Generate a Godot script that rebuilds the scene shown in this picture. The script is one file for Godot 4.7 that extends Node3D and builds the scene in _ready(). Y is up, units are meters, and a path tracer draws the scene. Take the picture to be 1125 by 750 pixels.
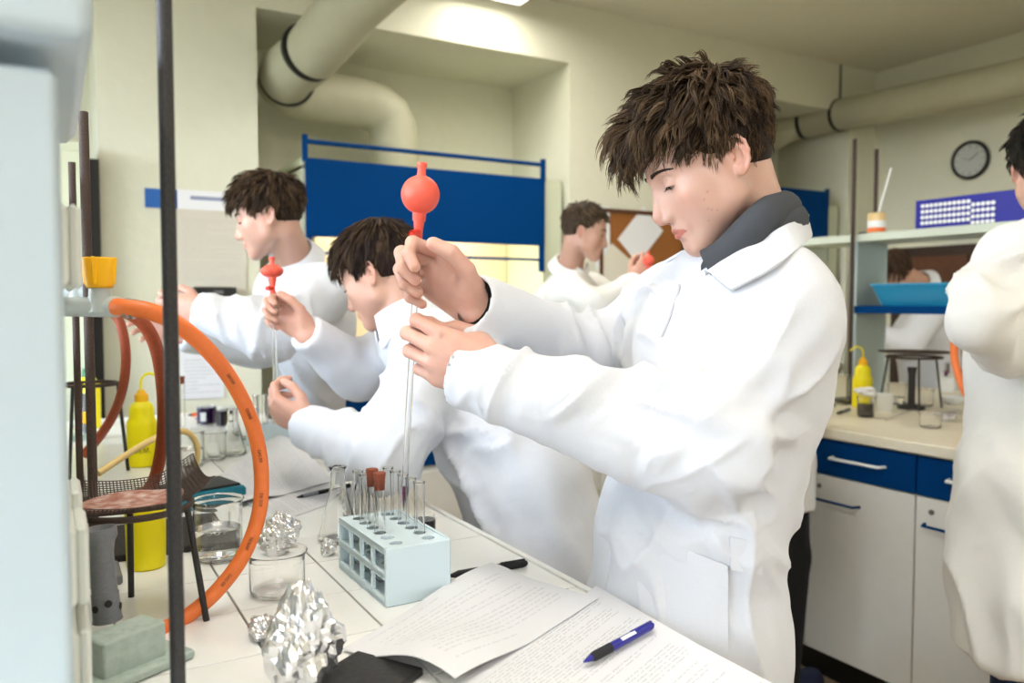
extends Node3D

# ---------------------------------------------------------------- smooth solids
class Field:
	# A solid made of tapered capsules, flattened capsules, ellipsoids and half spaces that melt into one another.
	var kind := PackedInt32Array()
	var cut := PackedInt32Array()
	var k := PackedFloat32Array()
	var a := PackedVector3Array()
	var ab := PackedVector3Array()
	var inv := PackedFloat32Array()
	var r0 := PackedFloat32Array()
	var dr := PackedFloat32Array()
	var n := PackedVector3Array()
	var s := PackedFloat32Array()
	var ux := PackedVector3Array()
	var uy := PackedVector3Array()
	var uz := PackedVector3Array()
	var lo := Vector3(1e9, 1e9, 1e9)
	var hi := Vector3(-1e9, -1e9, -1e9)

	func add(t: int, c: int, kk: float, p: Vector3, q: Vector3, ra: float, rb: float, nn: Vector3, ss: float, bx: Vector3, by: Vector3, bz: Vector3) -> void:
		kind.append(t); cut.append(c); k.append(kk); a.append(p); ab.append(q - p)
		inv.append(1.0 / maxf((q - p).length_squared(), 1e-9)); r0.append(ra); dr.append(rb - ra); n.append(nn); s.append(ss)
		ux.append(bx); uy.append(by); uz.append(bz)

	func grow(p: Vector3, r: float) -> void:
		lo = lo.min(p - Vector3(r, r, r)); hi = hi.max(p + Vector3(r, r, r))

	func cap(p: Vector3, q: Vector3, ra: float, rb: float, kk := 0.02, c := 0) -> void:
		add(0, c, kk, p, q, ra, rb, Vector3.ZERO, 1.0, Vector3.ZERO, Vector3.ZERO, Vector3.ZERO)
		if c == 0: grow(p, ra); grow(q, rb)

	func flat(p: Vector3, q: Vector3, ra: float, rb: float, along: Vector3, ss: float, kk := 0.02, c := 0) -> void:
		add(2, c, kk, p, q, ra, rb, along.normalized(), ss, Vector3.ZERO, Vector3.ZERO, Vector3.ZERO)
		if c == 0: grow(p, ra); grow(q, rb)

	func ell(p: Vector3, r: Vector3, b := Basis.IDENTITY, kk := 0.02, c := 0) -> void:
		var o := b.orthonormalized()
		add(1, c, kk, p, p, r.x, r.y, r, 1.0, o.x, o.y, o.z)
		if c == 0: grow(p, maxf(r.x, maxf(r.y, r.z)))

	func plane(p: Vector3, nn: Vector3, kk := 0.004) -> void:
		add(3, 1, kk, p, p, 0, 0, nn.normalized(), 1.0, Vector3.ZERO, Vector3.ZERO, Vector3.ZERO)

	func one(i: int, p: Vector3) -> float:
		var q := p - a[i]
		var t := kind[i]
		if t == 0:
			var h := clampf(q.dot(ab[i]) * inv[i], 0.0, 1.0)
			return (q - ab[i] * h).length() - r0[i] - dr[i] * h
		if t == 1:
			var r := n[i]
			var w := Vector3(q.dot(ux[i]), q.dot(uy[i]), q.dot(uz[i])) / r
			var l := w.length()
			var m := (w / r).length()
			return l * (l - 1.0) / maxf(m, 1e-6)
		if t == 2:
			var h2 := clampf(q.dot(ab[i]) * inv[i], 0.0, 1.0)
			q -= ab[i] * h2
			q += n[i] * (q.dot(n[i]) * (s[i] - 1.0))
			return (q.length() - r0[i] - dr[i] * h2) / (1.0 + (s[i] - 1.0) * 0.5)
		return -q.dot(n[i])

	func eval(p: Vector3, near: PackedInt32Array) -> float:
		var d := 10.0
		for i in near:
			var e := one(i, p)
			var kk := k[i]
			if cut[i] == 0:
				var h := maxf(kk - absf(d - e), 0.0)
				d = minf(d, e) - h * h * 0.25 / kk
			else:
				e = -e
				var h3 := maxf(kk - absf(d - e), 0.0)
				d = maxf(d, e) + h3 * h3 * 0.25 / kk
		return d

class Job:
	var f: Field
	var cell := 0.01
	var verts := PackedVector3Array()
	var idx := PackedInt32Array()
	var folds: Array = []
	var noise: FastNoiseLite
	var rough := 0.0

	func run() -> void:
		var b := 6
		var lo := f.lo - Vector3.ONE * cell * 2.5
		var size := (f.hi - f.lo) / cell
		var bx := int(ceil((size.x + 5.0) / b))
		var by := int(ceil((size.y + 5.0) / b))
		var bz := int(ceil((size.z + 5.0) / b))
		var nx := bx * b + 1
		var ny := by * b + 1
		var nz := bz * b + 1
		var nxy := nx * ny
		var vals := PackedFloat32Array()
		vals.resize(nx * ny * nz)
		vals.fill(9.0)
		var vid := PackedInt32Array()
		vid.resize(nx * ny * nz)
		vid.fill(-1)
		var hd := b * cell * 0.87
		var active := PackedInt32Array()
		var count := f.kind.size()
		var ds := PackedFloat32Array()
		ds.resize(count)
		for z in bz:
			for y in by:
				for x in bx:
					var c := lo + Vector3(x + 0.5, y + 0.5, z + 0.5) * (b * cell)
					var dmin := 10.0
					for i in count:
						var e := f.one(i, c)
						ds[i] = e
						if f.cut[i] == 0 and e < dmin: dmin = e
					if dmin > hd * 1.4 + 0.03: continue
					var near := PackedInt32Array()
					for i in count:
						if f.cut[i] == 0:
							if ds[i] < dmin + 2.05 * hd + f.k[i]: near.append(i)
						elif ds[i] < 1.5 * hd + f.k[i]: near.append(i)
					var dc := f.eval(c, near)
					if absf(dc) > hd * 1.35 + 0.002: continue
					active.append(x * b); active.append(y * b); active.append(z * b)
					for k in b + 1:
						for j in b + 1:
							var at := x * b + nx * (y * b + j) + nxy * (z * b + k)
							var py := lo.y + (y * b + j) * cell
							var pz := lo.z + (z * b + k) * cell
							for i in b + 1:
								if vals[at + i] > 8.9:
									vals[at + i] = f.eval(Vector3(lo.x + (x * b + i) * cell, py, pz), near)
		var m := active.size() / 3
		var e1 := [0, 2, 4, 6, 0, 1, 4, 5, 0, 1, 2, 3]
		var e2 := [1, 3, 5, 7, 2, 3, 6, 7, 4, 5, 6, 7]
		var off := PackedInt32Array([0, 1, nx, nx + 1, nxy, nxy + 1, nxy + nx, nxy + nx + 1])
		var corner := PackedVector3Array()
		for q in 8: corner.append(Vector3(q & 1, (q >> 1) & 1, (q >> 2) & 1))
		var cv := PackedFloat32Array()
		cv.resize(8)
		for w in m:
			for k in b:
				for j in b:
					var at := active[w * 3] + nx * (active[w * 3 + 1] + j) + nxy * (active[w * 3 + 2] + k)
					for i in b:
						var neg := 0
						for q in 8:
							var v := vals[at + off[q]]
							cv[q] = v
							if v < 0.0: neg += 1
						if neg > 0 and neg < 8:
							var sum := Vector3.ZERO
							var cnt := 0
							for g in 12:
								var v1 := cv[e1[g]]
								var v2 := cv[e2[g]]
								if (v1 < 0.0) != (v2 < 0.0):
									sum += corner[e1[g]].lerp(corner[e2[g]], v1 / (v1 - v2))
									cnt += 1
							vid[at] = verts.size()
							verts.append(lo + (Vector3(active[w * 3] + i, active[w * 3 + 1] + j, active[w * 3 + 2] + k) + sum / cnt) * cell)
						at += 1
		for w in m:
			for k in b:
				for j in b:
					var at := active[w * 3] + nx * (active[w * 3 + 1] + j) + nxy * (active[w * 3 + 2] + k)
					for i in b:
						if vid[at] >= 0:
							var v0 := vals[at] < 0.0
							if v0 != (vals[at + 1] < 0.0): face(vid, at, nx, nxy, v0)
							if v0 != (vals[at + nx] < 0.0): face(vid, at, nxy, 1, v0)
							if v0 != (vals[at + nxy] < 0.0): face(vid, at, 1, nx, v0)
						at += 1
		if folds.size() > 0 or rough > 0.0: crease()

	func face(vid: PackedInt32Array, at: int, du: int, dv: int, inside: bool) -> void:
		if at < du + dv: return
		var p := vid[at]
		var q := vid[at - du]
		var r := vid[at - du - dv]
		var t := vid[at - dv]
		if p < 0 or q < 0 or r < 0 or t < 0: return
		if inside: idx.append_array([p, r, q, p, t, r])
		else: idx.append_array([p, q, r, p, r, t])

	func normals() -> PackedVector3Array:
		var out := PackedVector3Array()
		out.resize(verts.size())
		for i in range(0, idx.size(), 3):
			var g := (verts[idx[i + 2]] - verts[idx[i]]).cross(verts[idx[i + 1]] - verts[idx[i]])
			out[idx[i]] += g; out[idx[i + 1]] += g; out[idx[i + 2]] += g
		for i in out.size(): out[i] = out[i].normalized()
		return out

	func crease() -> void:
		# Folds of cloth: each is [centre, reach, direction across the folds, spacing, depth]
		var nn := normals()
		for i in verts.size():
			var p := verts[i]
			var d := 0.0
			for z in folds:
				var q: Vector3 = p - z[0]
				var l: float = q.length() / z[1]
				if l < 1.0:
					var along: float = q.dot(z[2])
					var c: Vector3 = z[2] * (along / z[3] * 6.0) + (q - z[2] * along) * (1.6 / z[3]) + z[0] * 40.0
					var sh := 1.0 - absf(noise.get_noise_3dv(c)) * 2.6
					sh = maxf(sh, -0.3)
					d += 2.0 * z[4] * (sh * absf(sh) - 0.25) * (1.0 - l * l)
			if rough > 0.0: d += rough * noise.get_noise_3dv(p * Vector3(60, 34, 60)) + rough * 0.5 * noise.get_noise_3dv(p * 150.0)
			verts[i] = p + nn[i] * d

var jobs: Array[Job] = []
func job(f: Field, cell: float, folds: Array = [], rough := 0.0) -> Job:
	var j := Job.new()
	j.f = f; j.cell = cell; j.folds = folds; j.rough = rough
	j.noise = FastNoiseLite.new()
	j.noise.seed = 11 + jobs.size(); j.noise.frequency = 0.1; j.noise.fractal_octaves = 2
	jobs.append(j)
	return j
func run_jobs() -> void:
	var g := WorkerThreadPool.add_group_task(func(i): jobs[i].run(), jobs.size(), -1, true)
	WorkerThreadPool.wait_for_group_task_completion(g)

# ---------------------------------------------------------------- mesh building
class Shape:
	var v := PackedVector3Array()
	var nrm := PackedVector3Array()
	var col := PackedColorArray()
	var uv := PackedVector2Array()
	var idx := PackedInt32Array()
	var tint := Color.WHITE
	var x := Transform3D.IDENTITY

	func vert(p: Vector3, n: Vector3, t := Vector2.ZERO) -> int:
		v.append(x * p); nrm.append((x.basis * n).normalized()); col.append(tint); uv.append(t)
		return v.size() - 1

	func tri(p: int, q: int, r: int) -> void:
		# wound so that the face looks along its normals
		var g := (v[r] - v[p]).cross(v[q] - v[p])
		if g.dot(nrm[p] + nrm[q] + nrm[r]) < 0.0: idx.append_array([p, r, q])
		else: idx.append_array([p, q, r])

	func quad(p: Vector3, q: Vector3, r: Vector3, s: Vector3, n: Vector3, t0 := Vector2(0, 1), t1 := Vector2(1, 1), t2 := Vector2(1, 0), t3 := Vector2(0, 0)) -> void:
		var i := vert(p, n, t0)
		vert(q, n, t1); vert(r, n, t2); vert(s, n, t3)
		tri(i, i + 1, i + 2); tri(i, i + 2, i + 3)

	func box(c: Vector3, size: Vector3, b := Basis.IDENTITY, bevel := 0.0) -> Shape:
		var h := size / 2.0
		var e := minf(bevel, minf(h.x, minf(h.y, h.z)) * 0.98)
		if e <= 0.0:
			for ax in 3:
				for sg in [-1.0, 1.0]:
					var n := Vector3.ZERO
					n[ax] = sg
					var u := Vector3.ZERO
					u[(ax + 1) % 3] = h[(ax + 1) % 3]
					var w := Vector3.ZERO
					w[(ax + 2) % 3] = h[(ax + 2) % 3]
					var o := n * h
					quad(c + b * (o - u - w), c + b * (o + u - w), c + b * (o + u + w), c + b * (o - u + w), b * n)
			return self
		# chamfered: each corner keeps three points, one per face; soft normals across the chamfers
		var id := {}
		for cx in [-1, 1]:
			for cy in [-1, 1]:
				for cz in [-1, 1]:
					for ax in 3:
						var sgn := Vector3(cx, cy, cz)
						var q := sgn * (h - Vector3(e, e, e))
						q[ax] = sgn[ax] * h[ax]
						var n := Vector3.ZERO
						n[ax] = sgn[ax]
						id[[cx, cy, cz, ax]] = vert(c + b * q, b * n)
		for ax in 3:
			var u := (ax + 1) % 3
			var w := (ax + 2) % 3
			for sg in [-1, 1]:
				var ring := []
				for o in [[-1, -1], [1, -1], [1, 1], [-1, 1]]:
					var key := [0, 0, 0]
					key[ax] = sg; key[u] = o[0]; key[w] = o[1]
					ring.append(id[[key[0], key[1], key[2], ax]])
				tri(ring[0], ring[1], ring[2]); tri(ring[0], ring[2], ring[3])
			for su in [-1, 1]:
				for sw in [-1, 1]:
					var k0 := [0, 0, 0]
					k0[ax] = -1; k0[u] = su; k0[w] = sw
					var k1 := k0.duplicate()
					k1[ax] = 1
					var p0: int = id[[k0[0], k0[1], k0[2], u]]
					var p1: int = id[[k0[0], k0[1], k0[2], w]]
					var p2: int = id[[k1[0], k1[1], k1[2], w]]
					var p3: int = id[[k1[0], k1[1], k1[2], u]]
					tri(p0, p1, p2); tri(p0, p2, p3)
		for cx in [-1, 1]:
			for cy in [-1, 1]:
				for cz in [-1, 1]: tri(id[[cx, cy, cz, 0]], id[[cx, cy, cz, 1]], id[[cx, cy, cz, 2]])
		return self

	func bar(p: Vector3, q: Vector3, w: float, hgt: float, bevel := 0.0) -> Shape:
		var z := (q - p).normalized()
		var up := Vector3.UP if absf(z.y) < 0.95 else Vector3.RIGHT
		var xx := up.cross(z).normalized()
		return box((p + q) / 2.0, Vector3(w, hgt, p.distance_to(q)), Basis(xx, z.cross(xx), z), bevel)

	func tube(pts: PackedVector3Array, radii, sides := 10, caps := true, squash := 1.0, side := Vector3.ZERO) -> Shape:
		var m := pts.size()
		var t := (pts[1] - pts[0]).normalized()
		var u := side if side != Vector3.ZERO else (Vector3.UP if absf(t.y) < 0.9 else Vector3.RIGHT)
		u = (u - t * u.dot(t)).normalized()
		var base := v.size()
		for i in m:
			var t2 := (pts[mini(i + 1, m - 1)] - pts[maxi(i - 1, 0)]).normalized()
			u = (u - t2 * u.dot(t2)).normalized()
			var w := t2.cross(u)
			var r: float = radii if radii is float else radii[i]
			for j in sides:
				var an := TAU * j / sides
				var n := u * cos(an) + w * sin(an)
				vert(pts[i] + (u * cos(an) + w * sin(an) * squash) * r, (u * cos(an) * squash + w * sin(an)), Vector2(float(i) / (m - 1), float(j) / sides))
		for i in m - 1:
			for j in sides:
				var p0 := base + i * sides + j
				var p1 := base + i * sides + (j + 1) % sides
				tri(p0, p1, p1 + sides); tri(p0, p1 + sides, p0 + sides)
		if caps:
			for en in 2:
				var i2 := 0 if en == 0 else m - 1
				var n2 := -(pts[1] - pts[0]).normalized() if en == 0 else (pts[m - 1] - pts[m - 2]).normalized()
				var ini := x.affine_inverse()
				var c := vert(pts[i2], n2)
				var first := v.size()
				for j in sides: vert(ini * v[base + i2 * sides + j], n2)
				for j in sides: tri(c, first + j, first + (j + 1) % sides)
		return self

	func lathe(prof: Array, seg := 24, o := Transform3D.IDENTITY, sharp := false) -> Shape:
		# prof: Vector2(radius, height) from bottom to top, outside to the right of the way up
		var m := prof.size()
		for i in m - 1:
			pass
		var base := v.size()
		if sharp:
			for i in m - 1:
				var d: Vector2 = prof[i + 1] - prof[i]
				var nn := Vector2(d.y, -d.x).normalized()
				var st := v.size()
				for e in 2:
					for j in seg:
						var an := TAU * j / seg
						vert(o * Vector3(cos(an) * prof[i + e].x, prof[i + e].y, sin(an) * prof[i + e].x), o.basis * Vector3(cos(an) * nn.x, nn.y, sin(an) * nn.x))
				for j in seg:
					var p0 := st + j
					var p1 := st + (j + 1) % seg
					tri(p0, p1, p1 + seg); tri(p0, p1 + seg, p0 + seg)
			return self
		for i in m:
			var d: Vector2 = prof[mini(i + 1, m - 1)] - prof[maxi(i - 1, 0)]
			var nn := Vector2(d.y, -d.x).normalized()
			for j in seg:
				var an := TAU * j / seg
				vert(o * Vector3(cos(an) * prof[i].x, prof[i].y, sin(an) * prof[i].x), o.basis * Vector3(cos(an) * nn.x, nn.y, sin(an) * nn.x), Vector2(float(j) / seg, float(i) / (m - 1)))
		for i in m - 1:
			for j in seg:
				var p0 := base + i * seg + j
				var p1 := base + i * seg + (j + 1) % seg
				tri(p0, p1, p1 + seg); tri(p0, p1 + seg, p0 + seg)
		return self

	func disc(c: Vector3, r: float, n: Vector3, seg := 20) -> Shape:
		var u := n.cross(Vector3.RIGHT if absf(n.x) < 0.8 else Vector3.UP).normalized()
		var w := n.cross(u).normalized()
		var i := vert(c, n)
		for j in seg: vert(c + (u * cos(TAU * j / seg) + w * sin(TAU * j / seg)) * r, n)
		for j in seg: tri(i, i + 1 + j, i + 1 + (j + 1) % seg)
		return self

	func ball(c: Vector3, r: Vector3, seg := 14, b := Basis.IDENTITY) -> Shape:
		var base := v.size()
		var m := seg / 2
		for i in m + 1:
			var la := PI * i / m - PI / 2.0
			for j in seg:
				var q := Vector3(cos(la) * cos(TAU * j / seg), sin(la), cos(la) * sin(TAU * j / seg))
				vert(c + b * (q * r), b * (q / r))
		for i in m:
			for j in seg:
				var p0 := base + i * seg + j
				var p1 := base + i * seg + (j + 1) % seg
				tri(p0, p1, p1 + seg); tri(p0, p1 + seg, p0 + seg)
		return self

	func sheet(g: Array, thick: float, closed := false) -> Shape:
		# g: rows of points (all rows alike long); a thick cloth or paper, its back lies thick behind the normals
		var rows := g.size()
		var cols: int = g[0].size()
		var nn := []
		for i in rows:
			var line := []
			for j in cols:
				var du: Vector3 = g[mini(i + 1, rows - 1)][j] - g[maxi(i - 1, 0)][j]
				var j1 := (j + 1) % cols if closed else mini(j + 1, cols - 1)
				var j0 := (j - 1 + cols) % cols if closed else maxi(j - 1, 0)
				var dv: Vector3 = g[i][j1] - g[i][j0]
				line.append(du.cross(dv).normalized())
			nn.append(line)
		var f := v.size()
		for i in rows:
			for j in cols: vert(g[i][j], nn[i][j], Vector2(float(j) / (cols - 1), float(i) / (rows - 1)))
		var bk := v.size()
		for i in rows:
			for j in cols: vert(g[i][j] - nn[i][j] * thick, -nn[i][j], Vector2(0.999, 0.999))
		var wide := cols if closed else cols - 1
		for i in rows - 1:
			for j in wide:
				var p := i * cols + j
				var q := i * cols + (j + 1) % cols
				for o in [f, bk]:
					tri(o + p, o + q, o + q + cols); tri(o + p, o + q + cols, o + p + cols)
		var rim := []
		for j in cols: rim.append(j)
		if closed:
			edge(rim + [0], f, bk)
			var rim2 := []
			for j in cols: rim2.append((rows - 1) * cols + j)
			edge(rim2 + [(rows - 1) * cols], f, bk)
		else:
			for i in range(1, rows): rim.append(i * cols + cols - 1)
			for j in range(cols - 2, -1, -1): rim.append((rows - 1) * cols + j)
			for i in range(rows - 2, -1, -1): rim.append(i * cols)
			edge(rim, f, bk)
		return self

	func edge(rim: Array, f: int, bk: int) -> void:
		var ini := x.affine_inverse()
		for i in rim.size() - 1:
			var p0 := v[f + rim[i]]
			var p1 := v[f + rim[i + 1]]
			var p2 := v[bk + rim[i + 1]]
			var p3 := v[bk + rim[i]]
			var g := (p1 - p0).cross(p3 - p0)
			if g.length() < 1e-12: continue
			quad(ini * p0, ini * p1, ini * p2, ini * p3, ini.basis * g, Vector2.ONE, Vector2.ONE, Vector2.ONE, Vector2.ONE)

	func take(j: Job, paint = null) -> Shape:
		var base := v.size()
		var nn := j.normals()
		for i in j.verts.size():
			if paint != null: tint = paint.call(j.verts[i])
			vert(j.verts[i], nn[i])
		for i in j.idx: idx.append(base + i)
		return self

	func mesh(m: Material) -> ArrayMesh:
		var arr := []
		arr.resize(Mesh.ARRAY_MAX)
		arr[Mesh.ARRAY_VERTEX] = v
		arr[Mesh.ARRAY_NORMAL] = nrm
		arr[Mesh.ARRAY_COLOR] = col
		arr[Mesh.ARRAY_TEX_UV] = uv
		arr[Mesh.ARRAY_INDEX] = idx
		var o := ArrayMesh.new()
		o.add_surface_from_arrays(Mesh.PRIMITIVE_TRIANGLES, arr)
		o.surface_set_material(0, m)
		return o

func shape(origin := Vector3.ZERO, b := Basis.IDENTITY) -> Shape:
	# points are given in the room's frame (b = identity) and stored from the thing's base
	var s := Shape.new()
	s.x = Transform3D(b, -origin)
	return s

# ---------------------------------------------------------------- nodes
var taken := {}
func numbered(called: String) -> String:
	var c: int = taken.get(called, 0)
	taken[called] = c + 1
	return called if c == 0 else "%s_%03d" % [called, c]
func put(called: String, s: Shape, m: Material, parent: Node = null) -> MeshInstance3D:
	var o := MeshInstance3D.new()
	o.mesh = s.mesh(m)
	o.cast_shadow = GeometryInstance3D.SHADOW_CASTING_SETTING_ON
	if parent == null:
		o.name = numbered(called)
		add_child(o, true)
	else:
		o.name = called
		parent.add_child(o, true)
	return o
func tag(o: Node, label: String, category: String, group := "", kind := "") -> Node:
	if label: o.set_meta("label", label)
	if category: o.set_meta("category", category)
	if group: o.set_meta("group", group)
	if kind: o.set_meta("kind", kind)
	return o
func thing(called: String, at: Vector3, label: String, category: String, group := "") -> Node3D:
	var o := Node3D.new()
	o.name = numbered(called)
	add_child(o, true)
	o.position = at
	tag(o, label, category, group)
	return o
func setting(called: String, s: Shape, m: Material, label := "") -> MeshInstance3D:
	var o := put(called, s, m)
	o.set_meta("kind", "structure")
	if label: o.set_meta("label", label)
	return o
func again(o: Node3D, at: Vector3, label: String, turn := 0.0) -> Node3D:
	var base := String(o.name)
	var c := o.duplicate()
	c.name = numbered(base)
	add_child(c, true)
	c.position = at
	c.rotation.y += turn
	c.set_meta("label", label)
	return c

# ---------------------------------------------------------------- materials
func mat(c: Color, rough := 0.6, metal := 0.0) -> StandardMaterial3D:
	var m := StandardMaterial3D.new()
	m.albedo_color = c
	m.roughness = rough
	m.metallic = metal
	return m
func noisy(c0: Color, c1: Color, scale: float, rough := 0.7, relief := 0.0, freq := 0.02, octaves := 4, sd := 3) -> StandardMaterial3D:
	# a surface whose colour wanders between two tones, with fine relief
	var m := mat(Color.WHITE, rough)
	var n := FastNoiseLite.new()
	n.seed = sd; n.frequency = freq; n.fractal_octaves = octaves
	var g := Gradient.new()
	g.set_color(0, c0); g.set_color(1, c1)
	var t := NoiseTexture2D.new()
	t.width = 256; t.height = 256; t.seamless = true; t.noise = n; t.color_ramp = g
	m.albedo_texture = t
	m.uv1_triplanar = true
	m.uv1_world_triplanar = true
	m.uv1_scale = Vector3.ONE * scale
	if relief > 0.0:
		var t2 := NoiseTexture2D.new()
		t2.width = 256; t2.height = 256; t2.seamless = true; t2.as_normal_map = true; t2.bump_strength = relief
		t2.noise = n
		m.normal_enabled = true
		m.normal_texture = t2
	return m
func glass(tone := Color(1, 1, 1), rough := 0.0) -> StandardMaterial3D:
	var m := mat(tone, rough)
	m.refraction_enabled = true
	m.refraction_scale = 0.05
	return m
func pane(tone: Color, alpha: float, rough := 0.03) -> StandardMaterial3D:
	var m := mat(Color(tone.r, tone.g, tone.b, alpha), rough)
	m.transparency = BaseMaterial3D.TRANSPARENCY_ALPHA
	return m

# ---------------------------------------------------------------- people
var skin_mat: StandardMaterial3D
var hair_mat: StandardMaterial3D
var coat_mat: StandardMaterial3D

func frame_from(face: Vector3, pitch: float, roll: float) -> Basis:
	# face: level direction the person looks in; pitch in degrees downwards; roll tips the crown to the person's left
	var z := face.normalized()
	var x := Vector3.UP.cross(z).normalized()
	var b := Basis(x, Vector3.UP, z)
	b = b * Basis(Vector3.RIGHT, deg_to_rad(pitch)) * Basis(Vector3.BACK, deg_to_rad(-roll))
	return b

func head_field(fr: Transform3D, neck: Vector3, fine: bool) -> Field:
	var f := Field.new()
	var b := fr.basis
	var c := b.get_scale().x
	var h := func(x: float, y: float, z: float) -> Vector3: return fr * (Vector3(x, y, z) * 0.001)
	var r := func(x: float) -> float: return x * 0.001 * c
	var e := func(x: float, y: float, z: float, rx: float, ry: float, rz: float, kk: float, turn := Basis.IDENTITY, cut := 0) -> void:
		f.ell(fr * (Vector3(x, y, z) * 0.001), Vector3(rx, ry, rz) * 0.001 * c, b.orthonormalized() * turn, kk * 0.001 * c, cut)
	var p := func(x: float, y: float, z: float, x2: float, y2: float, z2: float, ra: float, rb: float, kk: float, cut := 0) -> void:
		f.cap(fr * (Vector3(x, y, z) * 0.001), fr * (Vector3(x2, y2, z2) * 0.001), ra * 0.001 * c, rb * 0.001 * c, kk * 0.001 * c, cut)
	e.call(0, 33, -2, 74, 80, 94, 10)
	e.call(0, 10, 36, 63, 68, 55, 25)
	p.call(0, -20, 34, 0, -81, 58, 50, 27, 25)
	f.cap(h.call(0, -45, -22), neck, r.call(52), r.call(60), r.call(30))
	for s in [-1.0, 1.0]:
		p.call(s * 50, -57, 14, s * 16, -99, 72, 15, 15, 28)
		p.call(s * 57, -15, 12, s * 50, -55, 14, 14, 15, 24)
		e.call(s * 46, -24, 60, 18, 15, 20, 22)
		e.call(s * 38, -48, 48, 25, 32, 27, 26)
		p.call(s * 8, 14, 88, s * 40, 17, 74, 9, 8, 14)
	e.call(0, -99, 76, 19, 15, 15, 14)
	e.call(0, -36, 70, 36, 36, 27, 16)
	for s in [-1.0, 1.0]:
		e.call(s * 33, -2, 97, 19, 12, 18, 12, Basis.IDENTITY, 1)
		e.call(s * 31, -2, 75, 15.5, 13.5, 15, 3)
		if fine: e.call(s * 33, -7.5, 92, 13.5, 3.4, 15, 1.5, Basis(Vector3.BACK, s * -0.1), 1)
	# nose
	p.call(0, 8, 90, 0, -36, 110, 6.0, 8.0, 8)
	for s in [-1.0, 1.0]: p.call(s * 4, 2, 84, s * 9, -40, 95, 7, 9, 9)
	p.call(0, -40, 109, 0, -43, 108, 9.0, 9.0, 7)
	for s in [-1.0, 1.0]:
		e.call(s * 11.5, -46, 98, 6.0, 7.0, 10, 4)
		if fine: e.call(s * 6, -53, 104, 3, 4, 5, 2, Basis.IDENTITY, 1)
	# mouth
	e.call(0, -70, 82, 27, 19, 17, 12)
	for s in [-1.0, 1.0]:
		p.call(0, -66.5, 96.5, s * 21, -70.5, 85, 4.6, 2.6, 4)
		p.call(0, -77, 95, s * 19, -73.5, 85.5, 5.4, 2.8, 4)
		if fine: p.call(0, -71.6, 102, s * 23, -72.2, 88, 1.3, 1.0, 2, 1)
	e.call(0, -86.5, 97, 16, 4.5, 6, 6, Basis.IDENTITY, 1)
	# ears: a thin bowl, its rolled rim, the inner ridge and the lobe
	var rim := [Vector2(5, -3), Vector2(9, 9), Vector2(7, 20), Vector2(-1, 26), Vector2(-10, 23), Vector2(-15, 12), Vector2(-15, -1), Vector2(-11, -13), Vector2(-5, -22), Vector2(2, -28), Vector2(7, -23), Vector2(8, -14)]
	var ridge := [Vector2(-4, 15), Vector2(-8, 5), Vector2(-7, -7), Vector2(-1, -15)]
	for s in [-1.0, 1.0]:
		var t := Basis(Vector3.UP, s * deg_to_rad(-26))
		e.call(s * 74, -9, -9, 5, 25, 15, 5, t)
		e.call(s * 75.5, -31, -4, 4.5, 8, 7, 4, t)
		if fine:
			e.call(s * 80.0, -11, -6.5, 7.5, 13, 8.5, 2.2, t, 1)
			for line in [rim, ridge]:
				for i in line.size() - 1:
					var g0: Vector2 = line[i]
					var g1: Vector2 = line[i + 1]
					p.call(s * (77.5 - g0.x * 0.42), -8 + g0.y, -8 + g0.x, s * (77.5 - g1.x * 0.42), -8 + g1.y, -8 + g1.x, 2.4 if line == rim else 1.8, 2.4 if line == rim else 1.8, 2.2)
	return f

func skin_paint(fr: Transform3D, base: Color, moles: Array = []) -> Callable:
	# lips, ears, cheeks and the tip of the nose are redder by nature; the scalp is dark with hair roots
	var inv := fr.affine_inverse()
	var n := FastNoiseLite.new()
	n.seed = 5; n.frequency = 0.12
	return func(p: Vector3) -> Color:
		var q := inv * p * 1000.0
		var c := base
		var v := n.get_noise_3dv(q * 0.6) * 0.5 + n.get_noise_3dv(q * 1.7) * 0.5
		var red := 0.10 * v
		var ch := Vector2((absf(q.x) - 44) / 26.0, (q.y + 34) / 30.0)
		if q.z > 20: red += 0.32 * exp(-ch.length_squared()) * (0.8 + 0.5 * v)
		if absf(q.x) > 70: red += 0.5 * smoothstep(70.0, 77.0, absf(q.x)) * smoothstep(-44.0, -34.0, q.y) * smoothstep(30.0, 22.0, q.y)
		var no := Vector3(q.x / 14.0, (q.y + 43) / 12.0, (q.z - 112) / 12.0)
		red += 0.3 * exp(-no.length_squared())
		c = c.lerp(Color(c.r * 0.93, c.g * 0.66, c.b * 0.60), clampf(red, -0.1, 1.0))
		var li := 0.0
		if q.z > 80 and absf(q.x) < 25:
			var top := -61.5 - absf(q.x) * 0.33 + 1.5 * exp(-q.x * q.x / 20.0) * -1.0
			var bot := -83.0 + absf(q.x) * 0.36
			li = smoothstep(top + 1.2, top - 1.0, q.y) * smoothstep(bot - 1.5, bot + 1.0, q.y)
		c = c.lerp(Color(c.r * 0.78, c.g * 0.36, c.b * 0.35), li * 0.9)
		if absf(q.x) < 12 and q.y < -49 and q.y > -58 and q.z > 96:
			c = c.lerp(Color(c.r * 0.5, c.g * 0.28, c.b * 0.24), smoothstep(4.5, 2.0, Vector2(absf(q.x) - 6, q.y + 53).length()))
		for mo in moles:
			var dm: float = q.distance_to(mo)
			if dm < 2.6: c = c.lerp(Color(c.r * 0.62, c.g * 0.46, c.b * 0.42), smoothstep(2.6, 0.8, dm) * 0.5)
		return c

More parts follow.
